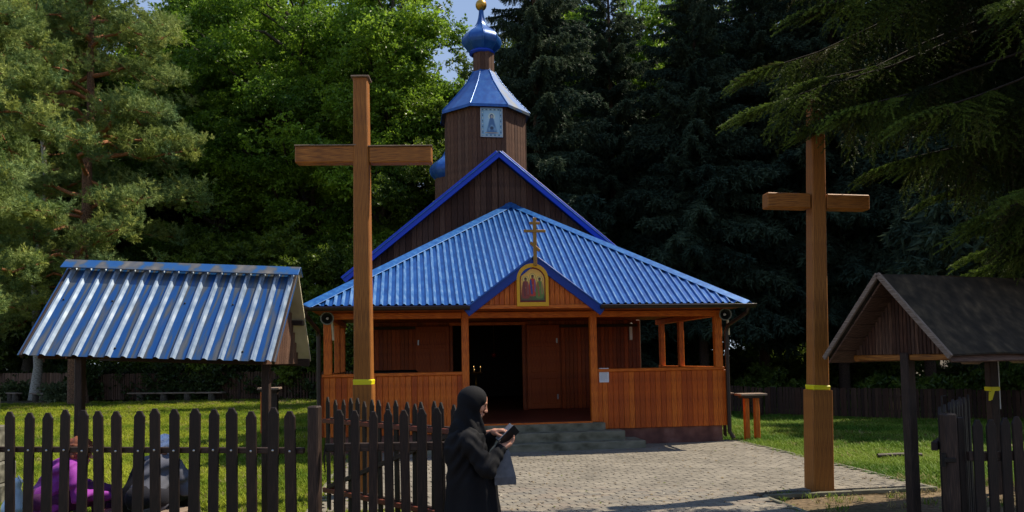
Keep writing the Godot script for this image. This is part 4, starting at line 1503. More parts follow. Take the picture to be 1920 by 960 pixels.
	plank("backrest", M.iron, b, Vector3(0, 0.79, -0.02), Vector3(1.3, 0.46, 0.1), 0.045)
	for x in [-0.55, 0.55]:
		for z in [0.05, 0.36]:
			plank("leg", M.stain_up, b, Vector3(x, 0.21, z), Vector3(0.06, 0.42, 0.06), 0.006)
	make_icons()
	# candle stands out on the grass
	var a := thing("sand_stand", "flat topped outdoor stand on two orange posts right of the porch", "stand", Vector3(4.78, 0.0, -15.0), 0.1)
	for x in [-0.1, 0.11]:
		plank("post", M.orange_up, a, Vector3(x, 0.43, 0.02 * x), Vector3(0.1, 0.9, 0.1), 0.012)
	plank("tabletop", M.grey_across, a, Vector3(0, 0.915, 0), Vector3(0.54, 0.045, 0.36), 0.008)
	plank("apron", M.stain_across, a, Vector3(0, 0.87, 0), Vector3(0.4, 0.05, 0.28), 0.006)
	plank("side_shelf", M.grey_across, a, Vector3(-0.4, 0.93, -0.35), Vector3(0.3, 0.03, 0.25), 0.006)
	plank("shelf_post", M.stain_up, a, Vector3(-0.42, 0.46, -0.35), Vector3(0.06, 0.92, 0.06), 0.006)
	var a2 := thing("sand_stand", "brown flat topped stand on the left lawn behind the blue roofed shelter", "stand", Vector3(-5.86, 0.0, -17.9), 0.1)
	for x in [-0.13, 0.12]:
		plank("post", M.orange_up if x < 0 else M.stain_up, a2, Vector3(x, 0.52, 0), Vector3(0.15, 1.06, 0.15), 0.012)  # lit left post and shaded right post, painted by two stains
	plank("tabletop", M.grey_across, a2, Vector3(0, 1.115, 0), Vector3(0.5, 0.05, 0.4), 0.008)
	plank("apron", M.stain_across, a2, Vector3(0, 1.065, 0), Vector3(0.4, 0.05, 0.3), 0.006)
	# a cut pole left lying on the right lawn
	var lr := thing("lying_pole", "brown wooden pole lying on the grass of the right lawn behind the shelter post", "pole", Vector3(6.18, 0.05, -12.0), 0.04)
	var pole := Shape.new()
	pole.tube([Vector3(-0.36, 0, 0), Vector3(0.0, 0.012, 0.01), Vector3(0.36, 0, 0)], [0.045, 0.042, 0.036], 10, 0.05, 2)
	part("stem", pole.mesh(), M.stain_across, lr)
	var knot := Shape.new()
	knot.tube([Vector3(0.1, 0.03, 0), Vector3(0.14, 0.08, 0.02)], [0.014, 0.01], 6)
	part("branch_stub", knot.mesh(), M.stain_across, lr)
	# benches by the boundary fence
	for e in [["weathered plank bench on stumps at the far left before the sunlit fence", Vector3(-26.6, 0, -39.6), -0.72, 1.7], ["weathered plank bench on stumps beside the pine, along the sunlit fence", Vector3(-24.2, 0, -38.0), -0.72, 2.1], ["long low plank bench along the brown boundary fence right of the pine", Vector3(-16.2, 0, -35.7), -0.22, 5.2]]:
		var bb := thing("plank_bench", e[0], "bench", e[1], -e[2] * -1.0)
		plank("seat", M.grey_across, bb, Vector3(0, 0.4, 0), Vector3(e[3], 0.07, 0.34), 0.015)
		for k in (2 if e[3] < 3.0 else 4):
			var sm := Shape.new()
			sm.tube([Vector3(0, -0.05, 0), Vector3(0, 0.2, 0), Vector3(0, 0.365, 0)], [0.19, 0.17, 0.17], 14, 0.05, k + 3)
			part("stump", sm.mesh(), M.bark_grey, bb, Vector3(e[3] * ((k + 0.5) / (2.0 if e[3] < 3.0 else 4.0) - 0.5), 0, 0))
	# stone at the left edge
	var g := thing("stone_monument", "grey stone pillar on a stepped base at the far left behind the fence", "monument", Vector3(-6.66, 0, -9.5), 0.1)
	plank("lower_step", M.stone_dark, g, Vector3(0, 0.13, 0), Vector3(0.52, 0.26, 0.5), 0.02)
	plank("upper_step", M.stone_dark, g, Vector3(0, 0.39, 0), Vector3(0.42, 0.26, 0.4), 0.02)
	plank("shaft", M.stone_dark, g, Vector3(-0.02, 0.75, 0), Vector3(0.3, 0.46, 0.28), 0.015)
	plank("head", M.stone_dark, g, Vector3(-0.06, 1.17, 0), Vector3(0.24, 0.4, 0.2), 0.03)
	var bag := Field.new(Vector3(-0.25, -0.02, -0.2), Vector3(0.25, 0.5, 0.2), 0.016)
	bag.cap(Vector3(0, 0.1, 0), Vector3(0, 0.26, 0), 0.13, 0.08, 0.03)
	bag.cap(Vector3(0.0, 0.3, 0), Vector3(0.04, 0.4, 0), 0.03, 0.05, 0.04)
	bag.cut_below(0.0)
	bag.folds(func(p: Vector3) -> float: return 0.008 * sin(p.x * 60.0 + p.y * 30.0) * cos(p.z * 50.0))
	var bs := Shape.new()
	bag.into(bs)
	var carrier := thing("carrier_bag", "pale blue plastic carrier bag on the grass at the far left behind the fence", "bag", Vector3(-5.75, 0, -8.6))
	part("sack", bs.mesh(), flat_paint("pale blue plastic", Color8(176, 196, 216), 0.35), carrier)
	var hd := Shape.new()
	hd.tube([Vector3(0.02, 0.38, 0), Vector3(0.06, 0.47, 0.02), Vector3(0.1, 0.4, 0.01)], [0.01, 0.008, 0.01], 6)
	part("handle", hd.mesh(), M.white_paper, carrier)


func blob(im: Image, cx: float, cy: float, rx: float, ry: float, col: Color, soft := 0.25) -> void:
	for y in range(maxi(0, int(cy - ry)), mini(im.get_height(), int(cy + ry) + 1)):
		for x in range(maxi(0, int(cx - rx)), mini(im.get_width(), int(cx + rx) + 1)):
			var d := Vector2((x - cx) / rx, (y - cy) / ry).length()
			if d < 1.0:
				im.set_pixel(x, y, im.get_pixel(x, y).lerp(col, clampf((1.0 - d) / soft, 0, 1)))


func saint(im: Image, x: float, y: float, h: float, robe: Color, cloak: Color, halo: Color) -> void:
	# a standing robed figure: halo, head, robe, cloak folds
	blob(im, x, y, h * 0.17, h * 0.17, halo.darkened(0.35), 0.1)
	blob(im, x, y, h * 0.15, h * 0.15, halo, 0.1)
	for k in 14:
		var t := k / 13.0
		blob(im, x, y + h * (0.16 + 0.72 * t), h * (0.14 + 0.11 * sin(t * 2.2)), h * 0.09, robe, 0.3)
	for k in 10:
		var t := k / 9.0
		blob(im, x - h * 0.1 * (1.0 - 2.0 * t * 0.3), y + h * (0.2 + 0.6 * t), h * 0.06, h * 0.08, cloak, 0.5)
		blob(im, x + h * 0.12, y + h * (0.2 + 0.5 * t), h * 0.03, h * 0.07, cloak.lightened(0.2), 0.6)
	blob(im, x, y + h * 0.02, h * 0.075, h * 0.09, Color8(120, 74, 44), 0.3)
	blob(im, x, y - h * 0.04, h * 0.08, h * 0.06, Color8(60, 34, 20), 0.4)
	blob(im, x, y + h * 0.42, h * 0.05, h * 0.05, Color8(150, 98, 60), 0.5)


func make_icons() -> void:
	# icon over the entrance: three plain standing saints on gold, arched
	var im := Image.create(160, 208, false, Image.FORMAT_RGB8)
	im.fill(Color8(206, 150, 58))
	blob(im, 80, 60, 120, 70, Color8(236, 186, 88), 0.9)
	blob(im, 40, 190, 70, 50, Color8(92, 66, 34), 0.5)
	blob(im, 120, 190, 70, 50, Color8(70, 84, 40), 0.5)
	saint(im, 80, 54, 124, Color8(176, 44, 28), Color8(34, 58, 130), Color8(226, 190, 96))
	saint(im, 36, 70, 122, Color8(132, 50, 36), Color8(104, 40, 40), Color8(222, 188, 98))
	saint(im, 124, 70, 122, Color8(96, 118, 48), Color8(150, 84, 40), Color8(222, 188, 98))
	im.fill_rect(Rect2i(0, 196, 160, 12), Color8(60, 34, 22))
	var face := StandardMaterial3D.new()
	face.resource_name = "painted icon panel"
	face.albedo_texture = ImageTexture.create_from_image(im)
	face.roughness = 0.4
	var o := thing("arched_icon", "arched gold framed painting of robed figures on the gable over the entrance", "icon", on_church(Vector3(-0.045, 2.7, 0.69)), CHURCH_TURN)
	var hw := 0.235
	var hh := 0.44
	var sh := Shape.new()
	var outer := Shape.new()
	var rim := Shape.new()
	var arch := []
	for k in 25:
		var t := PI * k / 24.0
		arch.append(Vector2(cos(t) * hw, hh + sin(t) * hw * 0.98))
	arch.append(Vector2(-hw, 0.04))
	arch.append(Vector2(hw, 0.04))
	var mid := Vector2(0, 0.36)
	for k in arch.size():
		var p: Vector2 = arch[k]
		var q: Vector2 = arch[(k + 1) % arch.size()]
		sh.tri(Vector3(mid.x, mid.y, 0.018), Vector3(p.x, p.y, 0.018), Vector3(q.x, q.y, 0.018))
		var i := sh.uv.size() - 3
		var at := [mid, q, p]
		for w in 3:
			sh.uv[i + w] = Vector2(0.5 + at[w].x / (hw * 2.0), 1.0 - (at[w].y - 0.04) / 0.63)
		for e in [[outer, 1.01, 1.24, 0.036], [rim, 0.93, 1.02, 0.024]]:
			var g := Vector2(0, 0.36)
			var a: Vector2 = g + (p - g) * e[1]
			var b: Vector2 = g + (q - g) * e[1]
			var c2: Vector2 = g + (q - g) * e[2]
			var d: Vector2 = g + (p - g) * e[2]
			e[0].hull8([Vector3(a.x, a.y, 0), Vector3(b.x, b.y, 0), Vector3(c2.x, c2.y, 0), Vector3(d.x, d.y, 0)], [Vector3(a.x, a.y, e[3]), Vector3(b.x, b.y, e[3]), Vector3(c2.x, c2.y, e[3]), Vector3(d.x, d.y, e[3])])
	part("painting", sh.mesh(), face, o)
	part("frame", outer.mesh(), M.gold_paint, o)
	part("inner_rim", rim.mesh(), flat_paint("dark red rim", Color8(110, 34, 26), 0.5), o)
	# icon on the tower: one robed figure in pale blue, pearled border
	var t2 := Image.create(120, 160, false, Image.FORMAT_RGB8)
	t2.fill(Color8(120, 158, 186))
	t2.fill_rect(Rect2i(14, 14, 92, 132), Color8(146, 182, 204))
	blob(t2, 60, 60, 60, 60, Color8(172, 202, 218), 0.9)
	for k in 40:
		var side := k / 10
		var u := (k % 10 + 0.5) / 10.0
		var px := [u * 120.0, u * 120.0, 7.0, 113.0]
		var py := [7.0, 153.0, u * 160.0, u * 160.0]
		blob(t2, px[side], py[side], 4.2, 5.2, Color8(206, 206, 180) if k % 2 else Color8(70, 84, 92), 0.5)
	blob(t2, 60, 46, 20, 21, Color8(214, 218, 196), 0.12)
	for k in 12:
		blob(t2, 60, 62 + k * 7.0, 15 + k * 2.0, 10, Color8(70, 108, 150), 0.35)
	for k in 6:
		blob(t2, 44 + k * 7.0, 100 + absf(k - 2.5) * 8.0, 6, 16, Color8(128, 164, 192), 0.7)
	blob(t2, 60, 45, 13, 16, Color8(62, 88, 122), 0.3)
	blob(t2, 61, 47, 8, 11, Color8(176, 164, 150), 0.3)
	blob(t2, 60, 112, 14, 12, Color8(40, 60, 84), 0.5)
	t2.fill_rect(Rect2i(20, 138, 80, 5), Color8(176, 150, 120))
	var f2 := StandardMaterial3D.new()
	f2.resource_name = "blue icon panel"
	f2.albedo_texture = ImageTexture.create_from_image(t2)
	f2.roughness = 0.35
	var b := thing("tower_icon", "rectangular pale blue picture of a robed figure on the tower front", "icon", on_church(Vector3(-0.235, 7.49, -4.75 + 1.07 * cos(PI / 8) + 0.02)), CHURCH_TURN)
	var q2 := Shape.new()
	q2.quad_uv(Vector3(-0.25, -0.345, 0.022), Vector3(0.25, -0.345, 0.022), Vector3(0.25, 0.345, 0.022), Vector3(-0.25, 0.345, 0.022))
	part("picture", q2.mesh(), f2, b)
	plank("backing", M.white_paper, b, Vector3(0, 0, 0.008), Vector3(0.52, 0.71, 0.022), 0.004)
	for s in [-1, 1]:
		plank("frame_side", M.steel, b, Vector3(s * 0.262, 0, 0.016), Vector3(0.022, 0.74, 0.03), 0.005)
		plank("frame_rail", M.steel, b, Vector3(0, s * 0.357, 0.016), Vector3(0.502, 0.022, 0.03), 0.005)


# ---------------------------------------------------------------- people
func join(to: Shape, from: Shape, xf: Transform3D) -> void:
	for i in from.v.size():
		to.v.append(xf * from.v[i])
		to.n.append((xf.basis * from.n[i]).normalized())
		to.uv.append(Vector2.ZERO)
		to.c.append(Color.WHITE)


func head_shape() -> Shape:
	if not cache.has("head"):
		var f := Field.new(Vector3(-0.105, -0.2, -0.13), Vector3(0.105, 0.14, 0.14), 0.0055)
		f.ball(Vector3(0, 0.03, -0.012), Vector3(0.074, 0.09, 0.092), 0.01)
		f.cap(Vector3(0, -0.02, 0.03), Vector3(0, -0.082, 0.056), 0.056, 0.032, 0.03)
		f.ball(Vector3(0, 0.035, 0.05), Vector3(0.058, 0.05, 0.036), 0.03)
		for s in [-1, 1]:
			f.ball(Vector3(s * 0.04, -0.022, 0.062), Vector3(0.022, 0.02, 0.018), 0.02)
			f.ball(Vector3(s * 0.032, 0.03, 0.083), Vector3(0.022, 0.007, 0.01), 0.012)
			f.ball(Vector3(s * 0.032, 0.012, 0.094), Vector3(0.017, 0.011, 0.013), 0.008, true)
			f.ball(Vector3(s * 0.075, 0.0, -0.005), Vector3(0.011, 0.032, 0.019), 0.008)
			f.ball(Vector3(s * 0.011, -0.031, 0.1), Vector3(0.008, 0.007, 0.009), 0.008)
		f.cap(Vector3(0, 0.018, 0.088), Vector3(0, -0.028, 0.112), 0.008, 0.011, 0.014)
		f.ball(Vector3(0, -0.053, 0.096), Vector3(0.023, 0.006, 0.009), 0.007)
		f.ball(Vector3(0, -0.064, 0.094), Vector3(0.02, 0.007, 0.009), 0.007)
		f.ball(Vector3(0, -0.09, 0.078), Vector3(0.02, 0.016, 0.016), 0.02)
		f.cap(Vector3(0, -0.05, -0.025), Vector3(0, -0.19, -0.045), 0.052, 0.058, 0.03)
		var sh := Shape.new()
		f.into(sh)
		cache["head"] = sh
	return cache["head"]


func hand_shape(side: float, curl: float) -> Shape:
	# wrist at the origin, fingers along z, palm facing down; the thumb on the side given
	var key := "hand %.0f %.2f" % [side, curl]
	if not cache.has(key):
		var f := Field.new(Vector3(-0.085, -0.11, -0.07), Vector3(0.085, 0.05, 0.2), 0.004)
		f.cap(Vector3(0, 0, -0.06), Vector3(0, 0, 0.005), 0.027, 0.025, 0.015)
		var roots := [0.032, 0.011, -0.011, -0.031]
		var lengths := [0.07, 0.078, 0.072, 0.056]
		for i in 4:
			var root := Vector3(roots[i] * side, 0.0, 0.084 - absf(i - 1.2) * 0.005)
			f.cap(Vector3(roots[i] * side * 0.5, 0, 0.01), root, 0.016, 0.0115, 0.022)
			var a := curl * (0.45 + 0.08 * i)
			var p := root
			var r := 0.0098
			for seg in 3:
				var q: Vector3 = p + Vector3(roots[i] * side * 0.12, -sin(a), cos(a)).normalized() * lengths[i] * [0.46, 0.3, 0.24][seg]
				f.cap(p, q, r, r * 0.9, 0.004)
				p = q
				r *= 0.9
				a += curl * (0.75 - 0.1 * seg)
		var t0 := Vector3(0.018 * side, -0.008, 0.02)
		var t1 := Vector3(0.046 * side, -0.02, 0.05)
		var t2 := Vector3(0.056 * side, -0.03 - 0.012 * curl, 0.08)
		var t3 := Vector3(0.05 * side, -0.036 - 0.02 * curl, 0.104)
		f.cap(t0, t1, 0.017, 0.0125, 0.018)
		f.cap(t1, t2, 0.0118, 0.0105, 0.005)
		f.cap(t2, t3, 0.0105, 0.0085, 0.004)
		var sh := Shape.new()
		f.into(sh)
		cache[key] = sh
	return cache[key]


func aim(z: Vector3, up: Vector3) -> Basis:
	z = z.normalized()
	var x := up.cross(z).normalized()
	return Basis(x, z.cross(x), z)


func cloth(called: String, col: Color, rough := 0.85) -> StandardMaterial3D:
	var m := paint(called, noise_map(61, 0.09, 3, [[0.0, Color(0.82, 0.82, 0.82)], [1.0, Color(1, 1, 1)]], 256), Vector3(9, 9, 9), rough, col, grain_bump, 0.15, false)
	m.metallic_specular = 0.35
	m.rim_enabled = col.get_luminance() > 0.12
	m.rim = 0.3
	m.rim_tint = 0.6
	return m


func eyes(body: Node3D, head: Transform3D) -> void:
	var white := flat_paint("eye", Color8(70, 52, 44), 0.2)
	for s in [-1, 1]:
		var sh := Shape.new()
		var ring := []
		for k in 9:
			var t := PI * k / 8.0 - PI / 2
			ring.append(Vector2(cos(t) * 0.0115, sin(t) * 0.0115))
		sh.lathe(ring, 14, Transform3D(Basis(), head * Vector3(s * 0.032, 0.011, 0.078)))
		part("eye", sh.mesh(), white, body)


func make_nun() -> void:
	var skin := flat_paint("skin", Color8(196, 142, 116), 0.5)
	skin.subsurf_scatter_enabled = true
	skin.subsurf_scatter_strength = 0.15
	var p := thing("person", "person in long black habit and veil reading a small book beside the wicket", "person", Vector3(-0.345, 0, -5.98), 1.74)
	var head := Transform3D(Basis(Vector3.RIGHT, 0.36).scaled(Vector3.ONE * 1.03), Vector3(0, 1.355, 0.03))
	var f := Field.new(Vector3(-0.3, -0.02, -0.2), Vector3(0.3, 1.3, 0.32), 0.018)
	f.cap(Vector3(0, 1.05, -0.03), Vector3(0, 0.8, 0.0), 0.11, 0.12, 0.05)
	f.cap(Vector3(0, 1.1, -0.03), Vector3(0, 1.24, 0.0), 0.06, 0.05, 0.04)
	for s in [-1, 1]:
		f.cap(Vector3(s * 0.08, 0.78, 0.0), Vector3(s * 0.08, 0.42, 0.02), 0.085, 0.06, 0.04)
		f.cap(Vector3(s * 0.08, 0.42, 0.02), Vector3(s * 0.08, 0.06, 0.0), 0.056, 0.036, 0.03)
		f.cap(Vector3(s * 0.08, 0.04, -0.03), Vector3(s * 0.09, 0.03, 0.14), 0.036, 0.03, 0.03)
	f.cap(Vector3(-0.17, 1.06, -0.03), Vector3(-0.24, 0.87, 0.09), 0.042, 0.036, 0.04)
	f.cap(Vector3(-0.24, 0.87, 0.09), Vector3(-0.13, 1.0, 0.215), 0.034, 0.026, 0.02)
	f.cap(Vector3(0.17, 1.06, -0.03), Vector3(0.2, 0.92, 0.1), 0.042, 0.036, 0.04)
	f.cap(Vector3(0.2, 0.92, 0.1), Vector3(0.07, 1.1, 0.2), 0.034, 0.026, 0.02)
	var sh := Shape.new()
	f.into(sh)
	join(sh, head_shape(), head)
	# right hand under the book, palm up; left hand turning a page
	join(sh, hand_shape(-1.0, 0.5), Transform3D(aim(Vector3(0.3, 0.42, 0.85), Vector3(0.25, -0.9, 0.35)), Vector3(-0.115, 1.005, 0.225)))
	join(sh, hand_shape(-1.0, 0.7), Transform3D(aim(Vector3(-0.55, 0.22, 0.8), Vector3(0.2, 0.9, -0.3)), Vector3(0.055, 1.115, 0.19)))
	var body := part("body", sh.mesh(), skin, p)
	eyes(body, head)
	var black := cloth("black habit cloth", Color8(16, 16, 21))
	var r := Field.new(Vector3(-0.37, -0.03, -0.34), Vector3(0.37, 1.3, 0.36), 0.0135)
	r.cap(Vector3(0, 1.03, -0.03), Vector3(0, 0.72, 0.0), 0.15, 0.175, 0.06)
	r.ball(Vector3(0, 0.98, -0.095), Vector3(0.18, 0.18, 0.115), 0.07)
	r.cap(Vector3(-0.13, 1.07, -0.03), Vector3(0.13, 1.07, -0.03), 0.085, 0.085, 0.06)
	r.cap(Vector3(0, 0.74, -0.005), Vector3(0.0, -0.05, 0.02), 0.175, 0.275, 0.06, Vector3(1.0, 1.0, 0.96))
	r.cap(Vector3(0, 1.1, -0.02), Vector3(0, 1.2, 0.0), 0.085, 0.075, 0.05)
	r.cap(Vector3(-0.19, 1.06, -0.03), Vector3(-0.255, 0.865, 0.09), 0.076, 0.07, 0.05)
	r.cap(Vector3(-0.255, 0.865, 0.09), Vector3(-0.135, 0.985, 0.205), 0.066, 0.052, 0.03)
	r.cap(Vector3(0.19, 1.06, -0.03), Vector3(0.21, 0.9, 0.09), 0.076, 0.07, 0.05)
	r.cap(Vector3(0.21, 0.9, 0.09), Vector3(0.085, 1.085, 0.175), 0.066, 0.05, 0.03)
	r.folds(func(q: Vector3) -> float:
		var a := atan2(q.x, q.z)
		var low := 1.0 - smoothstep(0.6, 0.95, q.y)
		return low * 0.016 * sin(a * 9.0 + 1.6 * sin(a * 2.0 + q.y * 2.0)) + (1.0 - low) * (0.007 * sin(q.y * 48.0 + q.x * 34.0 + 2.5 * sin(q.z * 30.0)) + 0.004 * sin(q.z * 80.0 - q.y * 50.0)))
	r.cut_below(0.015)
	sh = Shape.new()
	r.into(sh)
	part("habit", sh.mesh(), black, p)
	var v := Field.new(Vector3(-0.23, 1.02, -0.24), Vector3(0.23, 1.53, 0.19), 0.0095)
	v.ball(Vector3(0, 1.385, 0.014), Vector3(0.104, 0.112, 0.122), 0.02)
	v.cap(Vector3(0, 1.33, -0.02), Vector3(0, 1.13, -0.06), 0.088, 0.128, 0.04, Vector3(1, 1, 1.15))
	v.cap(Vector3(0, 1.23, 0.03), Vector3(0, 1.13, 0.03), 0.062, 0.085, 0.04)
	v.folds(func(q: Vector3) -> float: return 0.009 * sin(q.y * 30.0 + q.z * 52.0 + 3.0 * sin(q.x * 14.0)) * smoothstep(1.46, 1.2, q.y))
	v.ball(Vector3(0, 1.29, 0.182), Vector3(0.07, 0.118, 0.098), 0.012, true)
	sh = Shape.new()
	v.into(sh)
	part("veil", sh.mesh(), cloth("black veil cloth", Color8(13, 13, 18), 0.85), p)
	# the book, open in her hands
	var at := p.transform
	var bk := thing("book", "small open black book in the hands of the person in black", "book", at * Vector3(-0.055, 1.07, 0.315), 1.74)
	var n := Vector3(0, 0.72, -0.69)
	var up := Vector3(0, 0.69, 0.72)
	for s in [-1, 1]:
		var d: Vector3 = (Vector3.RIGHT * float(s) * 0.72 + n * 0.69).normalized()
		var out: Vector3 = up.cross(d).normalized() * float(s)
		if out.dot(n) > 0:
			out = -out
		var b := Basis(d, up, d.cross(up))
		plank("cover", flat_paint("black book cover", Color8(18, 18, 20), 0.4), bk, d * 0.06 + out * 0.01, Vector3(0.125, 0.175, 0.006), 0.002, b)
		plank("page_block", flat_paint("paper", Color8(128, 128, 132), 0.8), bk, d * 0.057, Vector3(0.112, 0.165, 0.013), 0.002, b)
	# bag on her forearm
	var bag := thing("shoulder_bag", "flat grey bag hanging from the forearm of the person in black", "bag", at * Vector3(-0.12, 0.72, 0.235), 1.74)
	var bs := Shape.new()
	bs.hull8([Vector3(-0.03, 0, -0.07), Vector3(0.03, 0, -0.07), Vector3(0.03, 0, 0.1), Vector3(-0.03, 0, 0.1)], [Vector3(-0.036, 0.06, -0.072), Vector3(0.036, 0.06, -0.072), Vector3(0.036, 0.06, 0.098), Vector3(-0.036, 0.06, 0.098)])
	bs.hull8([Vector3(-0.036, 0.06, -0.072), Vector3(0.036, 0.06, -0.072), Vector3(0.036, 0.06, 0.098), Vector3(-0.036, 0.06, 0.098)], [Vector3(-0.012, 0.27, -0.072), Vector3(0.012, 0.27, -0.072), Vector3(0.012, 0.27, 0.05), Vector3(-0.012, 0.27, 0.05)])
	part("body", bs.mesh(), paint("grey leather", noise_map(62, 0.05, 4, [[0.0, Color8(74, 76, 84)], [1.0, Color8(98, 100, 108)]], 256), Vector3(1.2, 1.2, 1.2), 0.42, Color.WHITE, null, 0.0, false), bag)
	var strap := Shape.new()
	strap.tube([Vector3(0, 0.26, -0.06), Vector3(-0.05, 0.32, -0.05), Vector3(-0.03, 0.35, -0.02), Vector3(0.04, 0.33, 0.0), Vector3(0, 0.26, 0.04)], [0.007, 0.007, 0.007, 0.007, 0.007], 6)
	part("strap", strap.mesh(), M.iron, bag)


func seated(label: String, at: Vector3, turn: float, coat: Color, skirt_col: Color, wide: float, reach: Vector3) -> Array:
	var skin := flat_paint("skin", Color8(204, 150, 124), 0.5)
	var p := thing("person", label, "person", at, turn)
	var head := Transform3D(Basis(Vector3.RIGHT, 0.25), Vector3(0.0, 0.86, 0.2))
	var f := Field.new(Vector3(-0.42, -0.02, -0.25), Vector3(0.42, 0.85, 0.65), 0.018)
	f.cap(Vector3(0, 0.44, -0.03), Vector3(0, 0.66, 0.08), 0.14, 0.13, 0.05)
	f.cap(Vector3(0, 0.68, 0.1), Vector3(0, 0.8, 0.17), 0.07, 0.055, 0.04)
	for s in [-1, 1]:
		f.cap(Vector3(s * 0.09, 0.44, 0.0), Vector3(s * 0.11, 0.45, 0.4), 0.085, 0.06, 0.04)
		f.cap(Vector3(s * 0.11, 0.44, 0.4), Vector3(s * 0.11, 0.08, 0.42), 0.056, 0.038, 0.03)
		f.cap(Vector3(s * 0.11, 0.05, 0.39), Vector3(s * 0.12, 0.035, 0.55), 0.038, 0.03, 0.03)
	var hand_r := reach
	var hand_l := Vector3(0.16, 0.53, 0.33)
	f.cap(Vector3(-0.18 * wide, 0.7, 0.1), Vector3(-0.27 * wide, 0.5, 0.14), 0.045, 0.038, 0.04)
	f.cap(Vector3(-0.27 * wide, 0.5, 0.14), hand_r, 0.036, 0.026, 0.02)
	f.cap(Vector3(0.18 * wide, 0.7, 0.1), Vector3(0.27 * wide, 0.52, 0.16), 0.045, 0.038, 0.04)
	f.cap(Vector3(0.27 * wide, 0.52, 0.16), hand_l, 0.036, 0.026, 0.02)
	var sh := Shape.new()
	f.into(sh)
	join(sh, head_shape(), head)
	var dr := (hand_r - Vector3(-0.27 * wide, 0.5, 0.14)).normalized()
	join(sh, hand_shape(1.0, 0.55), Transform3D(aim(dr + Vector3(0, 0.25, 0), Vector3(-0.7, 0.6, 0)), hand_r + dr * 0.015))
	join(sh, hand_shape(-1.0, 0.4), Transform3D(aim(Vector3(-0.5, -0.05, 0.6), Vector3(0, 1, 0)), hand_l))
	var body := part("body", sh.mesh(), skin, p)
	eyes(body, head)
	var c := Field.new(Vector3(-0.46, 0.24, -0.32), Vector3(0.46, 0.9, 0.48), 0.0135)
	c.cap(Vector3(0, 0.42, -0.06), Vector3(0, 0.66, 0.07), 0.2, 0.17, 0.06, Vector3(1.0 / wide, 1, 1.1))
	c.cap(Vector3(-0.14 * wide, 0.7, 0.08), Vector3(0.14 * wide, 0.7, 0.08), 0.1, 0.1, 0.06)
	c.cap(Vector3(0, 0.72, 0.1), Vector3(0, 0.79, 0.14), 0.08, 0.065, 0.03)
	c.cap(Vector3(-0.19 * wide, 0.69, 0.09), Vector3(-0.28 * wide, 0.49, 0.14), 0.082, 0.07, 0.05)
	c.cap(Vector3(-0.28 * wide, 0.49, 0.14), hand_r - dr * 0.03, 0.066, 0.045, 0.03)
	c.cap(Vector3(0.19 * wide, 0.69, 0.09), Vector3(0.28 * wide, 0.51, 0.16), 0.082, 0.07, 0.05)
	c.cap(Vector3(0.28 * wide, 0.51, 0.16), hand_l + Vector3(0.03, 0.0, -0.04), 0.066, 0.045, 0.03)
	c.folds(func(q: Vector3) -> float: return 0.011 * sin(q.y * 34.0 + q.x * 22.0 + 2.5 * sin(q.x * 12.0 + q.z * 9.0)) + 0.005 * sin(q.y * 70.0 - q.z * 40.0))
	sh = Shape.new()
	c.into(sh)
	part("jacket", sh.mesh(), cloth("jacket cloth", coat, 0.7), p)
	var k := Field.new(Vector3(-0.36, 0.06, -0.3), Vector3(0.36, 0.6, 0.6), 0.016)
	k.cap(Vector3(0, 0.44, -0.08), Vector3(0, 0.45, 0.3), 0.19, 0.14, 0.05, Vector3(0.85, 1.3, 1))
	for s in [-1, 1]:
		k.cap(Vector3(s * 0.1, 0.45, 0.05), Vector3(s * 0.11, 0.45, 0.4), 0.11, 0.09, 0.06)
		k.cap(Vector3(s * 0.11, 0.43, 0.41), Vector3(s * 0.11, 0.2, 0.42), 0.09, 0.1, 0.05)
	k.folds(func(q: Vector3) -> float: return 0.006 * sin(q.x * 50.0 + q.z * 12.0))
	sh = Shape.new()
	k.into(sh)
	part("skirt", sh.mesh(), cloth("skirt cloth", skirt_col), p)
	var st := thing("garden_bench", "low plank bench under " + ("the woman in purple" if coat.r > 0.3 and coat.g < 0.3 else "the woman in grey"), "bench", at, turn)
	plank("seat", M.grey_across, st, Vector3(0, 0.3, -0.04), Vector3(0.78, 0.04, 0.3), 0.01)
	for x in [-0.3, 0.3]:
		plank("leg", M.grey_up, st, Vector3(x, 0.14, -0.04), Vector3(0.06, 0.28, 0.24), 0.008)
	return [p, head]


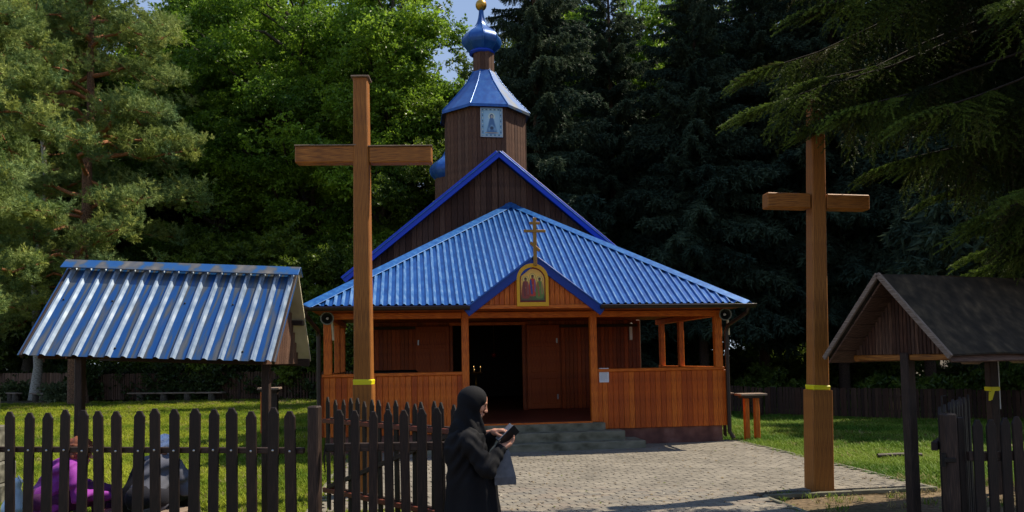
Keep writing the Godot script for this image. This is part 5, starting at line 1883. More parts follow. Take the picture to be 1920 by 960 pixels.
func make_seated_people() -> void:
	var a := seated("woman in a purple jacket with short red brown hair, seated behind the left fence", Vector3(-4.42, 0, -7.22), 2.28, Color8(150, 56, 164), Color8(88, 40, 92), 1.12, Vector3(-0.3, 0.45, 0.4))
	var head: Transform3D = a[1]
	var h := Field.new(Vector3(-0.16, 0.68, 0.0), Vector3(0.16, 1.05, 0.42), 0.009)
	h.ball(head * Vector3(0, 0.045, -0.025), Vector3(0.112, 0.118, 0.122), 0.02)
	for s in [-1, 1]:
		h.ball(head * Vector3(s * 0.075, -0.025, -0.02), Vector3(0.034, 0.07, 0.06), 0.04)
	h.ball(head * Vector3(0, -0.04, -0.075), Vector3(0.075, 0.06, 0.045), 0.04)
	h.folds(func(q: Vector3) -> float: return 0.007 * sin(q.x * 70.0 + 3.0 * sin(q.y * 40.0)) * cos(q.z * 60.0))
	h.ball(head * Vector3(0, -0.02, 0.115), Vector3(0.06, 0.095, 0.065), 0.012, true)
	var sh := Shape.new()
	h.into(sh)
	part("hair", sh.mesh(), paint("red brown hair", noise_map(63, 0.05, 4, [[0.0, Color8(66, 34, 22)], [0.6, Color8(118, 68, 46)], [1.0, Color8(162, 104, 72)]], 256), Vector3(14, 3, 14), 0.5, Color.WHITE, null, 0.0, false), a[0])
	var purse := thing("handbag", "maroon handbag on the grass beside the woman in purple", "bag", Vector3(-3.9, 0.0, -7.25), 0.5)
	plank("body", flat_paint("maroon leather", Color8(112, 52, 60), 0.4), purse, Vector3(0, 0.17, 0), Vector3(0.24, 0.34, 0.12), 0.03)
	var hd := Shape.new()
	hd.tube([Vector3(-0.07, 0.33, 0), Vector3(-0.05, 0.4, 0), Vector3(0.05, 0.4, 0), Vector3(0.07, 0.33, 0)], [0.008, 0.008, 0.008, 0.008], 6)
	part("handle", hd.mesh(), M.iron, purse)
	var b := seated("seated woman in grey and black jacket and pale blue headscarf behind the left fence", Vector3(-3.53, 0, -7.3), 2.95, Color8(96, 98, 110), Color8(30, 30, 40), 1.0, Vector3(-0.12, 0.5, 0.36))
	head = b[1]
	var k := Field.new(Vector3(-0.15, 0.7, 0.03), Vector3(0.15, 1.03, 0.4), 0.009)
	k.ball(head * Vector3(0, 0.045, -0.018), Vector3(0.105, 0.112, 0.116), 0.02)
	k.ball(head * Vector3(0.02, -0.03, -0.06), Vector3(0.07, 0.06, 0.05), 0.04)
	k.folds(func(q: Vector3) -> float: return 0.005 * sin(q.y * 80.0 + q.x * 40.0))
	k.ball(head * Vector3(0, -0.02, 0.115), Vector3(0.064, 0.1, 0.07), 0.012, true)
	sh = Shape.new()
	k.into(sh)
	part("headscarf", sh.mesh(), paint("pale blue scarf", noise_map(64, 0.03, 3, [[0.0, Color8(138, 156, 206)], [0.4, Color8(206, 214, 236)], [1.0, Color8(240, 240, 246)]], 256), Vector3(7, 7, 7), 0.7, Color.WHITE, null, 0.0, false), b[0])
	var bun := Field.new(Vector3(-0.16, 0.68, -0.02), Vector3(0.1, 0.9, 0.2), 0.009)
	bun.ball(head * Vector3(-0.035, -0.055, -0.1), Vector3(0.045, 0.036, 0.036), 0.02)
	bun.folds(func(q: Vector3) -> float: return 0.005 * sin(q.x * 120.0) * cos(q.y * 110.0))
	sh = Shape.new()
	bun.into(sh)
	part("hair", sh.mesh(), flat_paint("brown hair", Color8(110, 68, 44), 0.5), b[0])
	var vest := Field.new(Vector3(-0.1, 0.2, -0.34), Vector3(0.44, 0.84, 0.4), 0.014)
	vest.cap(Vector3(0.15, 0.4, -0.06), Vector3(0.12, 0.66, 0.06), 0.175, 0.14, 0.05, Vector3(1.25, 1, 1.05))
	vest.cap(Vector3(0.19, 0.69, 0.09), Vector3(0.285, 0.5, 0.15), 0.092, 0.08, 0.05)
	vest.folds(func(q: Vector3) -> float: return 0.006 * sin(q.y * 40.0 + q.x * 30.0))
	sh = Shape.new()
	vest.into(sh)
	part("shawl", sh.mesh(), cloth("black shawl cloth", Color8(24, 24, 30)), b[0])


# ---------------------------------------------------------------- trees
func leaf_clump(count: int, rx: float, ry: float, long: float, wide: float, seed_: int) -> ArrayMesh:
	var r := RandomNumberGenerator.new()
	r.seed = seed_
	var sh := Shape.new()
	var sprig := Vector3.ZERO
	for k in count:
		# leaves sit in tight sprigs of a dozen
		if k % 12 == 0:
			sprig = Vector3(r.randf_range(-1, 1), r.randf_range(-1, 1), r.randf_range(-1, 1))
			while sprig.length() > 1.0:
				sprig = Vector3(r.randf_range(-1, 1), r.randf_range(-1, 1), r.randf_range(-1, 1))
		var p := sprig + Vector3(r.randf_range(-1, 1), r.randf_range(-0.8, 0.8), r.randf_range(-1, 1)) * 0.24
		var out := (p + Vector3(0, 0.25, 0)).normalized()
		p *= Vector3(rx, ry, rx)
		var nrm := (Vector3.UP * 0.35 + out * 0.45 + Vector3(r.randf_range(-1, 1), r.randf_range(-1, 1), r.randf_range(-1, 1))).normalized()
		var d := (out + Vector3(r.randf_range(-1, 1), r.randf_range(-1, 0.5), r.randf_range(-1, 1)) * 0.9)
		d = (d - nrm * nrm.dot(d)).normalized()
		var s := nrm.cross(d)
		var l := long * r.randf_range(0.7, 1.25)
		var w := wide * r.randf_range(0.75, 1.2) * 0.5
		var mid := p + d * l * 0.5
		var tip := p + d * l - nrm * l * 0.12
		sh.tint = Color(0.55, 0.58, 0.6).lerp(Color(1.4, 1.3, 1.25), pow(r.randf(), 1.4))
		sh.tri(p, mid - s * w + nrm * w * 0.35, tip)
		sh.tri(p, tip, mid + s * w + nrm * w * 0.35)
	return sh.mesh()


func needle_clump(shoots: int, needles: int, radius: float, seed_: int) -> ArrayMesh:
	# pine: upswept shoots, each a brush of long needles
	var r := RandomNumberGenerator.new()
	r.seed = seed_
	var sh := Shape.new()
	for k in shoots:
		var a := r.randf() * TAU
		var root := Vector3(cos(a), 0, sin(a)) * r.randf() * radius * 0.75 + Vector3.UP * r.randf_range(-0.3, 0.3) * radius
		var dir := (Vector3(cos(a), 0, sin(a)) * r.randf_range(0.2, 1.0) + Vector3.UP * r.randf_range(-0.1, 1.0)).normalized()
		var l := radius * r.randf_range(0.4, 0.7)
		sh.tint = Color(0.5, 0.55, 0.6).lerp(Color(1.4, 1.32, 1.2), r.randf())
		for j in needles:
			var t := (j + r.randf()) / needles
			var p := root + dir * l * t
			var side := dir.cross(Vector3(r.randf_range(-1, 1), r.randf_range(-1, 1), r.randf_range(-1, 1))).normalized()
			var d := (dir * (0.35 + t * 0.7) + side).normalized()
			var w := d.cross(Vector3(r.randf_range(-1, 1), r.randf_range(-1, 1), r.randf_range(-1, 1))).normalized() * 0.0125
			sh.tri(p - w, p + w, p + d * r.randf_range(0.1, 0.16))
	return sh.mesh()


func spruce_bough(twigs: int, needles: int, seed_: int) -> ArrayMesh:
	# a bough one metre long along z, drooping, with hanging side twigs; scaled when placed
	var r := RandomNumberGenerator.new()
	r.seed = seed_
	var sh := Shape.new()
	for k in twigs:
		var t := 0.12 + 0.88 * (k + r.randf()) / twigs
		var at := Vector3(r.randf_range(-0.02, 0.02), -0.22 * t * t + 0.1 * pow(t, 6.0), t)
		var side := 1.0 if k % 2 else -1.0
		var l := (0.38 - 0.27 * t) * r.randf_range(0.7, 1.2)
		var dir := Vector3(side * r.randf_range(0.5, 1.0), -r.randf_range(0.25, 1.1), r.randf_range(0.3, 0.7)).normalized()
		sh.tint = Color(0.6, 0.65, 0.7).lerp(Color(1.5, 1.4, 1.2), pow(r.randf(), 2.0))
		for j in needles:
			var u := (j + r.randf()) / needles
			var p := at + dir * l * u + Vector3.DOWN * l * u * u * 0.35
			var d := (dir * 0.8 + Vector3(r.randf_range(-1, 1), r.randf_range(-1, 0.6), r.randf_range(-1, 1)) * 0.9).normalized()
			var w := d.cross(Vector3(r.randf_range(-1, 1), r.randf_range(-1, 1), r.randf_range(-1, 1))).normalized() * 0.012
			sh.tri(p - w, p + w, p + d * r.randf_range(0.045, 0.085))
	return sh.mesh()


func spruce_spray(seed_: int) -> ArrayMesh:
	# close spruce: a hanging spray 0.75 m long with fine needles on every twig
	var r := RandomNumberGenerator.new()
	r.seed = seed_
	var sh := Shape.new()
	var twigs := 13
	for k in twigs + 1:
		var t := float(k) / twigs
		var stem := Vector3(0, -0.16 * t * t, 0.75 * t)
		var side := 1.0 if k % 2 else -1.0
		var l := (0.3 - 0.2 * t) * r.randf_range(0.75, 1.15)
		var dir := Vector3(side * 0.8, -r.randf_range(0.05, 0.5), r.randf_range(0.5, 0.9)).normalized()
		if k == twigs:
			stem = Vector3.ZERO
			l = 0.8
			dir = Vector3(0, -0.2, 0.98)
		var n := int(l * 230.0)
		for j in n:
			var u := (j + r.randf()) / n
			var p := stem + dir * l * u + Vector3.DOWN * l * u * u * 0.12
			var ring := dir.cross(Vector3(r.randf_range(-1, 1), r.randf_range(-1, 1), r.randf_range(-1, 1))).normalized()
			var d := (dir * 0.75 + ring).normalized()
			var w := d.cross(ring + Vector3(r.randf_range(-1, 1), r.randf_range(-1, 1), r.randf_range(-1, 1)) * 0.5).normalized() * 0.0055
			sh.tri(p - w, p + w, p + d * r.randf_range(0.022, 0.036))
	return sh.mesh()


func bent(a: Vector3, b: Vector3, sag: float, r: RandomNumberGenerator, n := 5, wob := 0.06) -> Array:
	var out := []
	var l := (b - a).length()
	for k in n + 1:
		var t := float(k) / n
		var w := 0.0 if k == 0 or k == n else 1.0
		out.append(a.lerp(b, t) + Vector3.UP * sag * sin(PI * t) + Vector3(r.randf_range(-1, 1), r.randf_range(-1, 1), r.randf_range(-1, 1)) * l * wob * w)
	return out


func taper(n: int, a: float, b: float) -> Array:
	var out := []
	for k in n:
		out.append(lerpf(a, b, float(k) / maxf(1, n - 1)))
	return out


func broad_tree(called: String, label: String, at: Vector3, high: float, spread: float, low: float, seed_: int, lobes: int, per_lobe: int, dark: Color, light: Color, group := "", trunk_r := 0.3, bark: Material = null, clump := 0, lobe_size := 1.0) -> Node3D:
	var r := RandomNumberGenerator.new()
	r.seed = seed_
	var t := thing(called, label, "tree", at, 0.0, group)
	var wood := Shape.new()
	var lean := Vector3(r.randf_range(-0.6, 0.6), 0, r.randf_range(-0.4, 0.4))
	var top := Vector3(lean.x, high * 0.86, lean.z)
	var stem := bent(Vector3(0, -0.2, 0), top, 0.0, r, 9, 0.012)
	var radii := taper(10, trunk_r, trunk_r * 0.12)
	radii[0] = trunk_r * 1.35
	wood.tube(stem, radii, 12, 0.06, seed_)
	var where := []
	var tints := []
	var mid := (high + low) * 0.5
	for k in lobes:
		var a := k * 2.39996 + r.randf() * 0.6
		var y := 1.0 - 2.0 * (k + 0.5) / lobes
		var ring := sqrt(maxf(0.0, 1.0 - y * y))
		var reach := r.randf_range(0.62, 1.0) if r.randf() < 0.75 else r.randf_range(0.25, 0.6)
		var c := Vector3(cos(a) * ring * spread * reach, mid + y * (high - low) * 0.5 * reach, sin(a) * ring * spread * reach) + lean * 0.6
		var size := r.randf_range(0.8, 1.45) * spread * 0.25 * lobe_size
		var from_y := clampf(c.y - ring * spread * 0.45, low * 0.75, high * 0.8)
		var f := clampf(from_y / (high * 0.86), 0.0, 1.0)
		var root: Vector3 = stem[clampi(int(f * 9.0), 0, 8)].lerp(stem[clampi(int(f * 9.0) + 1, 0, 9)], fposmod(f * 9.0, 1.0))
		if k % 2 == 0 or trunk_r > 0.2:
			var limb := bent(root, c, 0.05 * spread, r, 4, 0.05)
			wood.tube(limb, taper(5, trunk_r * r.randf_range(0.22, 0.42), 0.025), 6, 0.05, k)
		var shade := pow(r.randf(), 1.3)
		for j in per_lobe:
			var d := Vector3(r.randf_range(-1, 1), r.randf_range(-0.75, 1), r.randf_range(-1, 1))
			d = d.normalized() * pow(r.randf(), 0.4)
			var p := c + d * size * Vector3(1.15, 0.72, 1.15)
			var tilt := Basis(Vector3(r.randf_range(-1, 1), 0, r.randf_range(-1, 1)).normalized(), r.randf_range(0, 0.5)) * Basis(Vector3.UP, r.randf() * TAU)
			where.append(Transform3D(tilt.scaled(Vector3.ONE * r.randf_range(0.65, 1.3)), p))
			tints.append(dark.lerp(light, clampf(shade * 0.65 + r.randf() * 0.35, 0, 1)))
	part("trunk", wood.mesh(), bark if bark else M.bark_grey, t)
	var meshes := ["oak_a", "oak_b", "small", "coarse"]
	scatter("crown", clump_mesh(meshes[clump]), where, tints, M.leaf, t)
	return t


func clump_mesh(kind: String) -> ArrayMesh:
	if not cache.has(kind):
		match kind:
			"oak_a": cache[kind] = leaf_clump(96, 0.68, 0.44, 0.17, 0.12, 101)
			"oak_b": cache[kind] = leaf_clump(72, 0.64, 0.44, 0.17, 0.115, 102)
			"small": cache[kind] = leaf_clump(60, 0.36, 0.26, 0.09, 0.06, 103)
			"coarse": cache[kind] = leaf_clump(60, 0.95, 0.6, 0.26, 0.18, 104)
			"pine": cache[kind] = needle_clump(12, 30, 0.48, 105)
			"bough": cache[kind] = spruce_bough(70, 18, 106)
			"spray": cache[kind] = spruce_spray(107)
			"spray_b": cache[kind] = spruce_spray(108)
	return cache[kind]


func pine_tree(label: String, at: Vector3, high: float, spread: float, low: float, seed_: int, limbs: int, trunk_r: float, bark: Material, tuft := 26) -> void:
	var r := RandomNumberGenerator.new()
	r.seed = seed_
	var t := thing("pine_tree", label, "tree", at, 0.0, "pines at the left of the churchyard")
	var wood := Shape.new()
	var stem := bent(Vector3(0, -0.2, 0), Vector3(r.randf_range(-0.5, 0.5), high * 0.95, 0), 0.0, r, 10, 0.008)
	var radii := taper(11, trunk_r, trunk_r * 0.15)
	radii[0] = trunk_r * 1.3
	wood.tube(stem, radii, 16, 0.07, seed_)
	part("trunk", wood.mesh(), bark, t)
	var limbs_shape := Shape.new()
	var where := []
	var tints := []
	for k in limbs:
		var f := float(k) / limbs
		var y := lerpf(low, high * 0.95, f) + r.randf_range(-0.4, 0.4)
		var a := k * 2.39996 + r.randf_range(-0.5, 0.5)
		var reach := spread * r.randf_range(0.6, 1.05) * (1.0 - 0.55 * f * f) * (0.75 + 0.25 * sin(f * 3.0))
		var s := clampf(y / (high * 0.95) * 10.0, 0, 9.99)
		var root: Vector3 = stem[int(s)].lerp(stem[int(s) + 1], fposmod(s, 1.0))
		var tip := root + Vector3(cos(a) * reach, r.randf_range(-0.9, 0.9), sin(a) * reach)
		var limb := bent(root, tip, r.randf_range(-0.3, 0.7), r, 6, 0.055)
		limbs_shape.tube(limb, taper(7, trunk_r * r.randf_range(0.2, 0.34), 0.02), 7, 0.08, k)
		for j in range(2, 7):
			var c: Vector3 = limb[j]
			for b in tuft / 5 + (2 if j > 4 else 0):
				var side := Vector3(r.randf_range(-1, 1), r.randf_range(-0.35, 0.6), r.randf_range(-1, 1)) * r.randf_range(0.25, 1.15) * (0.6 + 0.08 * spread)
				var p := c + side
				if b % 3 == 0:
					limbs_shape.tube([c, c.lerp(p, 0.5) + Vector3(0, -0.06, 0), p], [0.018, 0.012, 0.006], 4)
				var tilt := Basis(Vector3(r.randf_range(-1, 1), 0, r.randf_range(-1, 1)).normalized(), r.randf_range(0, 0.7)) * Basis(Vector3.UP, r.randf() * TAU)
				where.append(Transform3D(tilt.scaled(Vector3.ONE * r.randf_range(0.75, 1.35)), p))
				tints.append(Color(0.13, 0.21, 0.05).lerp(Color(0.5, 0.55, 0.14), r.randf()).lerp(Color(0.2, 0.33, 0.18), 0.5 * r.randf()))
	part("limbs", limbs_shape.mesh(), M.bark_limb, t).set_meta("kind", "stuff")
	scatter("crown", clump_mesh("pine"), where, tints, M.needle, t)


func spruce_tree(label: String, at: Vector3, high: float, spread: float, low: float, seed_: int, group := "", whorls := 38, trunk_r := 0.24) -> void:
	var r := RandomNumberGenerator.new()
	r.seed = seed_
	var t := thing("spruce_tree", label, "tree", at, r.randf() * TAU, group)
	var wood := Shape.new()
	wood.tube([Vector3(0, -0.2, 0), Vector3(0, 0.5, 0), Vector3(0.03, high * 0.5, 0), Vector3(0, high, 0)], [trunk_r * 1.4, trunk_r, trunk_r * 0.6, 0.02], 10, 0.06, seed_)
	for k in 14:
		# dead lower twigs
		var a := r.randf() * TAU
		var y := r.randf_range(1.2, low + 1.0)
		var e := Vector3(cos(a), -0.15, sin(a)) * r.randf_range(0.5, 1.4)
		wood.tube([Vector3(0, y, 0), Vector3(0, y, 0) + e * 0.5 + Vector3(0, 0.06, 0), Vector3(0, y, 0) + e], [0.022, 0.014, 0.006], 4)
	part("trunk", wood.mesh(), M.bark_spruce, t)
	var where := []
	var tints := []
	for k in whorls:
		var f := (k + r.randf() * 0.5) / whorls
		var y := lerpf(low, high - 0.4, f)
		var n := 10 if f < 0.8 else 7
		for j in n:
			var a := TAU * j / n + k * 0.9 + r.randf_range(-0.3, 0.3)
			var l := (spread * (1.0 - pow(f, 1.6)) * r.randf_range(0.75, 1.15) + 0.35) * (1.0 if j % 3 else 0.55)
			var droop := lerpf(0.3, -0.35, f) + r.randf_range(-0.12, 0.12)
			var b := Basis(Vector3.UP, a) * Basis(Vector3.RIGHT, droop)
			where.append(Transform3D(b.scaled_local(Vector3(l * 0.9, l * 0.95, l)), Vector3(0, y, 0)))
			tints.append(Color(0.04, 0.066, 0.044).lerp(Color(0.09, 0.125, 0.07), r.randf()))
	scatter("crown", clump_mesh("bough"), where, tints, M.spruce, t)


func near_spruce() -> void:
	var r := RandomNumberGenerator.new()
	r.seed = 4242
	var at := Vector3(8.35, 0, -8.4)
	var t := thing("spruce_tree", "near spruce whose drooping boughs hang over the right cross at the top right", "tree", at)
	var wood := Shape.new()
	wood.tube([Vector3(0, -0.2, 0), Vector3(0, 0.6, 0), Vector3(0.05, 7, 0), Vector3(0, 17, 0)], [0.42, 0.31, 0.22, 0.03], 16, 0.05, 8)
	part("trunk", wood.mesh(), M.bark_spruce, t)
	var limbs := Shape.new()
	var where := []
	var tints := []
	var boughs := []
	# root height, heading, length, drop of the tip
	for e in [[6.23, 3.22, 5.3, 1.5], [6.63, 3.0, 5.0, 1.2], [7.03, 3.35, 5.2, 1.6], [7.43, 3.1, 5.4, 1.3], [5.95, 3.3, 4.4, 1.3], [5.65, 2.9, 4.2, 1.5], [5.83, 3.05, 4.6, 1.4], [5.15, 3.15, 3.5, 1.2], [4.85, 3.3, 3.0, 1.2], [4.75, 2.8, 3.4, 1.5], [4.35, 3.2, 2.8, 1.2], [4.05, 2.95, 2.9, 1.1], [3.95, 3.45, 2.5, 1.0], [3.65, 3.1, 2.4, 0.7], [8.03, 3.25, 5.0, 1.4], [7.13, 2.75, 4.8, 1.4], [5.35, 3.3, 3.6, 1.3], [6.35, 2.65, 4.4, 1.6], [6.53, 3.25, 4.6, 1.5], [3.75, 3.3, 2.6, 1.0], [8.53, 3.05, 4.8, 1.3], [4.55, 3.0, 3.2, 1.4]]:
		boughs.append(e)
	for k in 56:
		boughs.append([r.randf_range(3.2, 15.5), r.randf() * TAU, 0.0, 0.0])
	for e in boughs:
		var y: float = e[0]
		var l: float = e[2]
		var drop: float = e[3]
		var fine := l > 0.0
		if not fine:
			l = lerpf(3.3, 0.9, (y - 3.2) / 12.3) * r.randf_range(0.8, 1.1) * (0.55 if sin(e[1]) < -0.2 else 1.0)
			drop = l * 0.28
		var dir := Vector3(cos(e[1]), 0, -sin(e[1]) * -1.0)
		var pts := []
		for q in 8:
			var s := q / 7.0
			pts.append(Vector3(0, y, 0) + dir * l * s + Vector3(0, -drop * (s * 1.25 - 0.25 * pow(s, 5.0)) * (0.5 + 0.5 * s) , 0) + Vector3(r.randf_range(-1, 1), r.randf_range(-1, 1), r.randf_range(-1, 1)) * 0.05)
		limbs.tube(pts, taper(8, 0.034, 0.006), 6, 0.08, int(y * 10.0))
		var count := int(l * (27.0 if fine else 3.6))
		for c in count:
			var s := 0.2 + 0.8 * (c + r.randf()) / count
			var q: float = clampf(s * 7.0, 0.0, 6.99)
			var p: Vector3 = (pts[int(q)] as Vector3).lerp(pts[int(q) + 1], fposmod(q, 1.0))
			var side := 1.0 if c % 2 else -1.0
			var out := (dir * r.randf_range(0.35, 1.0) + dir.cross(Vector3.UP) * side * r.randf_range(0.2, 1.0) + Vector3.DOWN * (r.randf_range(0.8, 3.2) if s < 0.8 else r.randf_range(0.2, 1.6))).normalized()
			if s > 0.93:
				out = (dir + Vector3(0, -0.2, 0)).normalized()
			var b := aim(out, Vector3.UP) * Basis(Vector3.BACK, r.randf_range(-0.5, 0.5))
			var size := r.randf_range(0.7, 1.3) * (1.0 if fine else 1.9) * (1.15 - 0.45 * s)
			where.append(Transform3D(b.scaled_local(Vector3.ONE * size), p))
			var young := pow(clampf((s - 0.5) * 2.0, 0.0, 1.0), 2.0) * r.randf()  # young marks backlit tips; their light and the inner shade are put into tints
			tints.append((Color(0.012, 0.019, 0.008) if r.randf() > 0.2 else Color(0.04, 0.03, 0.018)).lerp(Color(0.17, 0.255, 0.04), clampf(young * 0.9 + 0.2 * r.randf() - 0.06, 0, 1)))
	part("boughs", limbs.mesh(), flat_paint("dark spruce twig bark", Color8(46, 38, 30), 0.95), t).set_meta("kind", "stuff")
	scatter("crown", clump_mesh("spray"), where, tints, M.spruce, t)


func shrub(label: String, at: Vector3, wide: float, high: float, seed_: int, dark: Color, light: Color, group := "", lobes := 9) -> void:
	var r := RandomNumberGenerator.new()
	r.seed = seed_
	var t := thing("shrub", label, "shrub", at, 0.0, group)
	var wood := Shape.new()
	var where := []
	var tints := []
	for k in lobes:
		var c := Vector3(r.randf_range(-1, 1) * wide, high * r.randf_range(0.2, 0.85), r.randf_range(-1, 1) * wide * 0.6)
		c.y *= 1.0 - 0.4 * absf(c.x) / wide
		wood.tube(bent(Vector3(c.x * 0.3, -0.1, c.z * 0.3), c, 0.1, r, 3, 0.05), [0.04, 0.03, 0.02, 0.01], 5)
		for j in 26:
			var p := c + Vector3(r.randf_range(-1, 1), r.randf_range(-0.8, 0.8), r.randf_range(-1, 1)) * high * 0.28
			where.append(Transform3D(Basis(Vector3.UP, r.randf() * TAU).scaled(Vector3.ONE * r.randf_range(0.7, 1.4)), p))
			tints.append(dark.lerp(light, r.randf()))
	part("stems", wood.mesh(), M.bark_grey, t).set_meta("kind", "stuff")
	scatter("foliage", clump_mesh("oak_b"), where, tints, M.leaf, t)


func fallen_leaves() -> void:
	# dry needles and leaves blown over the paving and the bare soil
	var r := RandomNumberGenerator.new()
	r.seed = 31
	var sh := Shape.new()
	sh.tri(Vector3(-0.012, 0, 0), Vector3(0.004, 0.006, -0.009), Vector3(0.02, 0.002, 0))
	sh.tri(Vector3(-0.012, 0, 0), Vector3(0.02, 0.002, 0), Vector3(0.004, 0.007, 0.01))
	var where := []
	var tints := []
	for k in 2600:
		var z := -r.randf_range(6.5, 14.5)
		var x := r.randf_range(-2.5, 6.5)
		var q := church_local(x, z)
		var soil := bare(x, z) > 0.4
		var edge := minf(absf(q.x - 4.0), absf(q.y - 5.45)) < 0.35
		if not (soil or on_paving(x, z)) or (not soil and not edge and r.randf() < 0.72):
			continue
		if absf(q.x) < 3.9 and q.y < 0.7:
			continue
		var s := r.randf_range(0.5, 1.7)
		where.append(Transform3D(Basis.from_euler(Vector3(r.randf_range(-0.3, 0.3), r.randf() * TAU, r.randf_range(-0.3, 0.3))).scaled(Vector3.ONE * s), Vector3(x, 0.04 if on_paving(x, z) else 0.012, z)))
		tints.append(Color(0.1, 0.06, 0.03).lerp(Color(0.34, 0.25, 0.11), r.randf()) if r.randf() < 0.85 else Color(0.16, 0.2, 0.04))
	var o := scatter("fallen_leaves", sh.mesh(), where, tints, M.leaf, self)
	tag(o, "small dry leaves scattered over paving and bare soil", "leaves", "", "stuff")


func make_forest() -> void:
	var od := Color(0.08, 0.18, 0.018)
	var ol := Color(0.37, 0.56, 0.05)
	# pines at the left
	pine_tree("big pine with thick reddish trunk standing before the fence left of the blue roofed shelter", Vector3(-20.2, 0, -34.6), 24.0, 6.2, 4.6, 11, 56, 0.36, M.bark_pine)
	pine_tree("pine with slender pale trunk behind the big pine at the far left", Vector3(-25.9, 0, -40.2), 22.0, 5.0, 4.0, 12, 40, 0.24, M.bark_pale)
	pine_tree("pine whose curved red limbs reach in from the left edge", Vector3(-19.6, 0, -25.5), 20.0, 4.6, 4.6, 13, 34, 0.3, M.bark_pine)
	pine_tree("farther pine seen between the two nearer pines at the left", Vector3(-29.5, 0, -47.0), 25.0, 5.6, 5.0, 14, 40, 0.33, M.bark_pine)
	# oaks and other broad-leaved trees behind the left fence
	broad_tree("oak_tree", "tall sunlit oak beside the patch of sky left of the tower", Vector3(-7.2, 0, -41.5), 25.0, 5.0, 5.5, 21, 96, 17, od, ol, "", 0.42, M.bark_grey, 0, 0.72)
	broad_tree("oak_tree", "tall oak with dark forked trunk behind the left cross", Vector3(-12.6, 0, -44.0), 26.0, 6.0, 6.0, 22, 104, 18, od, ol, "", 0.46, M.bark_grey, 0, 0.72)
	broad_tree("oak_tree", "dark green oak between the big pine and the left cross", Vector3(-18.0, 0, -45.5), 25.0, 6.0, 5.0, 23, 96, 18, od * 0.9, ol * 0.85, "", 0.44, M.bark_grey, 0, 0.72)
	broad_tree("oak_tree", "farther oak showing above the big pine", Vector3(-22.0, 0, -54.0), 33.0, 7.5, 6.0, 24, 60, 50, od, ol, "", 0.46, M.bark_grey, 3)
	for e in [[-11.6, -39.0, 9.0, 3.4, "just left of the left cross"], [-7.4, -38.0, 8.0, 3.2, "right of the left cross upright"], [-15.8, -40.0, 9.5, 3.6, "left of the left cross, above the blue shelter roof"], [-3.8, -39.5, 16.5, 3.3, "against the left side of the tower"], [-9.6, -36.6, 5.0, 2.4, "low behind the left cross"], [-13.8, -38.0, 6.0, 2.6, "low over the right end of the blue shelter roof"], [-5.2, -36.0, 5.5, 2.3, "low behind the left porch roof slope"], [-18.6, -40.6, 7.0, 3.0, "just right of the big pine trunk"], [-22.0, -43.0, 8.0, 3.0, "just left of the big pine trunk"], [-0.6, -36.5, 7.0, 2.4, "hidden behind the church gable"]]:
		broad_tree("young_tree", "young leafy tree of the thicket, " + e[4], Vector3(e[0], 0, e[1]), e[2], e[3], e[2] * 0.12, 300 + int(e[0] * -10.0), 34, 26, Color(0.07, 0.13, 0.016), Color(0.2, 0.28, 0.032), "young trees in the thicket behind the left fence", 0.1, M.bark_grey, 1, 1.1)
	# spruces behind and to the right of the church
	for e in [["tall dark spruce just right of the onion dome", 1.3, -33.5, 27.0, 3.5], ["dark spruce behind the right slope of the church roof", 5.2, -37.0, 24.0, 3.8], ["dark spruce above the right end of the porch roof", 8.9, -34.5, 23.0, 3.9], ["dark spruce left of the right cross", 12.4, -36.5, 25.0, 4.0]]:
		spruce_tree(e[0], Vector3(e[1], -0.3 if e[1] > 4.0 else 0.0, e[2]), e[3], e[4], 3.0 if e[1] < 7.0 else 4.6, 400 + int(e[1] * 10.0))
	for e in [["dark spruce just right of the right cross", 15.6, -35.0, 33.0, 3.9], ["dark spruce above the gable peak of the felt roofed shelter", 18.8, -33.5, 32.0, 3.9], ["dark spruce over the left half of the felt roof", 21.4, -31.0, 31.0, 3.8], ["dark spruce over the right half of the felt roof", 24.0, -34.0, 33.0, 4.0], ["tall spruce filling the sky close right of the tower roof", 3.0, -43.0, 30.0, 4.4], ["farther spruce over the middle of the porch roof's right slope", 10.8, -44.0, 27.0, 4.6], ["middle row spruce behind the right arm of the right cross", 17.2, -39.4, 34.0, 4.2]]:
		spruce_tree(e[0], Vector3(e[1], -0.5, e[2]), e[3], e[4], rng.randf_range(4.2, 6.0), 500 + int(e[1] * 10.0), "spruces in the shaded wood behind the right fence")
	for e in [["broad leaved tree with light foliage between the spruces right of the tower", 7.0, -42.5, 27.0, 4.6, 6.0], ["broad leaved tree showing light between the spruces above the right cross", 13.6, -40.5, 25.0, 4.2, 6.0], ["broad leaved tree behind the spruces at the top right", 26.0, -60.0, 26.0, 5.0, 8.0], ["slender birch far behind the right cross", 17.6, -49.0, 24.0, 4.2, 8.0], ["slender birch far behind the felt roof's peak", 20.4, -44.0, 23.0, 4.0, 8.0], ["slender birch far behind the felt roof", 26.5, -43.0, 23.0, 4.2, 8.0], ["slender birch at the far right edge of the wood", 30.5, -44.0, 23.0, 4.2, 8.0]]:
		broad_tree("birch_tree", e[0], Vector3(e[1], -0.5, e[2]), e[3], e[4], e[5], 600 + int(e[1] * 10.0), 50, 20, od, ol, "", 0.26, M.bark_pale, 1)
	# the wood goes on behind
	var k := 0
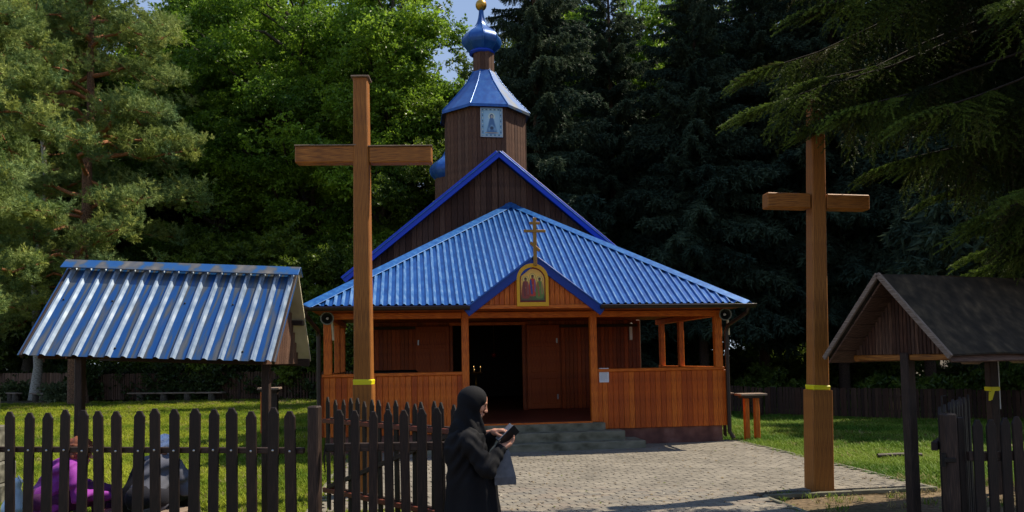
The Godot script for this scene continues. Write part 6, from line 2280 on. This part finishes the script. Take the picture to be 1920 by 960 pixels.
	for e in [[-46, -66], [-39, -60], [-33, -66], [-27, -70], [-20, -60], [-14, -66], [-9, -58], [3, -66], [9, -58], [15, -64], [21, -60], [27, -66], [34, -60], [40, -60], [46, -54], [-52, -58], [38, -42], [-33, -50], [-38, -53], [-44, -50], [-31, -47], [-20, -56], [-35, -49], [-27, -57]]:
		broad_tree("forest_tree", "tree of the deep wood far behind the church", Vector3(e[0], -0.3, e[1]), 32.0 + 4.0 * sin(k * 2.1), 6.8, 0.6, 700 + k, 44, 34, Color(0.07, 0.12, 0.02), Color(0.19, 0.26, 0.035), "trees of the deep wood", 0.34, M.bark_grey, 3, 1.25)
		k += 1
	# undergrowth
	k = 0
	for e in [[8.6, -36.0, 1.6, 1.7, "behind the stand"], [11.6, -33.5, 1.5, 1.5, "right of the porch corner"], [14.6, -37.5, 2.0, 2.2, "left of the right cross foot"], [18.2, -36.5, 2.0, 2.0, "right of the right cross"], [10.4, -39.0, 2.0, 2.6, "deeper, beside the stand"], [22.6, -35.5, 2.0, 2.0, "under the felt roof's middle"], [20.2, -29.0, 1.6, 1.8, "at the foot of the fence below the felt roof"], [16.6, -31.0, 1.5, 1.4, "by the fence under the felt roof gable"], [6.0, -38.0, 2.0, 2.6, "beyond the church's right corner"], [25.8, -32.0, 2.0, 2.2, "at the far right, deep"], [13.0, -45.0, 2.4, 3.2, "deep, behind the right cross"], [17.6, -48.0, 2.6, 3.6, "deep, under the felt roof gable"], [9.0, -49.0, 2.6, 3.6, "deep, between porch and right cross"], [22.4, -46.0, 2.6, 3.4, "deep, under the felt roof ridge"], [4.2, -38.5, 1.8, 2.4, "deep, inside the porch opening"], [28.0, -36.0, 2.2, 2.8, "rightmost, deep in the wood"], [23.6, -27.0, 1.8, 2.0, "rightmost, close to the fence"], [24.0, -52.0, 3.4, 5.0, "big and deep, left of the felt roof eave"], [33.0, -50.0, 3.4, 5.0, "big and deep, under the felt roof"], [29.0, -55.0, 3.4, 5.0, "big and deepest, under the felt roof gable"], [20.0, -53.0, 3.4, 5.0, "big and deep, behind the right cross"], [38.0, -53.0, 3.4, 5.0, "big and deep, at the right edge"]]:
		shrub("green shrub behind the right fence, " + e[4], Vector3(e[0], -0.5, e[1]), e[2], e[3], 800 + k, Color(0.06, 0.11, 0.016), Color(0.2, 0.28, 0.035), "undergrowth behind the right fence")
		k += 1
	for e in [[-24.0, -42.5, 2.0, 2.4, "left of the big pine trunk"], [-20.4, -38.6, 1.8, 2.0, "right of the big pine trunk"], [-17.4, -37.4, 1.8, 2.2, "under the blue shelter roof's left half"], [-14.4, -36.9, 1.6, 2.0, "under the blue shelter roof's middle"], [-11.0, -36.4, 1.8, 2.2, "under the blue shelter roof's right half"], [-7.6, -35.4, 1.6, 2.0, "between the blue shelter and the church"], [-28.0, -46.0, 2.2, 2.8, "behind the sunlit fence"], [-31.0, -48.6, 2.2, 2.6, "leftmost behind the sunlit fence"], [-3.4, -34.6, 1.6, 2.0, "against the church's left corner"]]:
		shrub("dark shrub behind the left fence, " + e[4], Vector3(e[0], 0, e[1]), e[2], e[3], 850 + k, Color(0.035, 0.065, 0.016), Color(0.085, 0.125, 0.03), "shrubs along the back of the left fence")
		k += 1
	shrub("low leafy plant at the foot of the sunlit fence, left edge", Vector3(-27.0, 0, -41.2), 0.7, 0.9, 890, Color(0.06, 0.1, 0.03), Color(0.16, 0.2, 0.07), "", 4)
	shrub("pale leafy weed beside the bench left of the big pine", Vector3(-22.6, 0, -37.4), 0.5, 0.8, 891, Color(0.1, 0.14, 0.06), Color(0.24, 0.28, 0.14), "", 3)
	near_spruce()
	fallen_leaves()
	# tall spruces just outside the picture that shade the right lawn
	for e in [[14.6, -18.6, 15.0, 4.0, "nearest to the lawn"], [17.2, -20.6, 19.0, 4.2, "second from the lawn"], [19.6, -23.4, 24.0, 4.0, "farthest back"]]:
		spruce_tree("spruce at the right edge shading the lawn, " + e[4], Vector3(e[0], -0.3, e[1]), e[2], e[3], 4.4, 900 + int(e[0] * 10.0), "spruces at the right edge of the lawn")


func _ready() -> void:
	rng.seed = 20240815
	set_view()
	make_materials()
	make_ground()
	make_paving()
	make_church()
	make_left_shelter()
	make_right_shelter()
	make_fences()
	make_crosses()
	make_small_things()
	make_nun()
	make_seated_people()
	make_forest()
	grass_field()
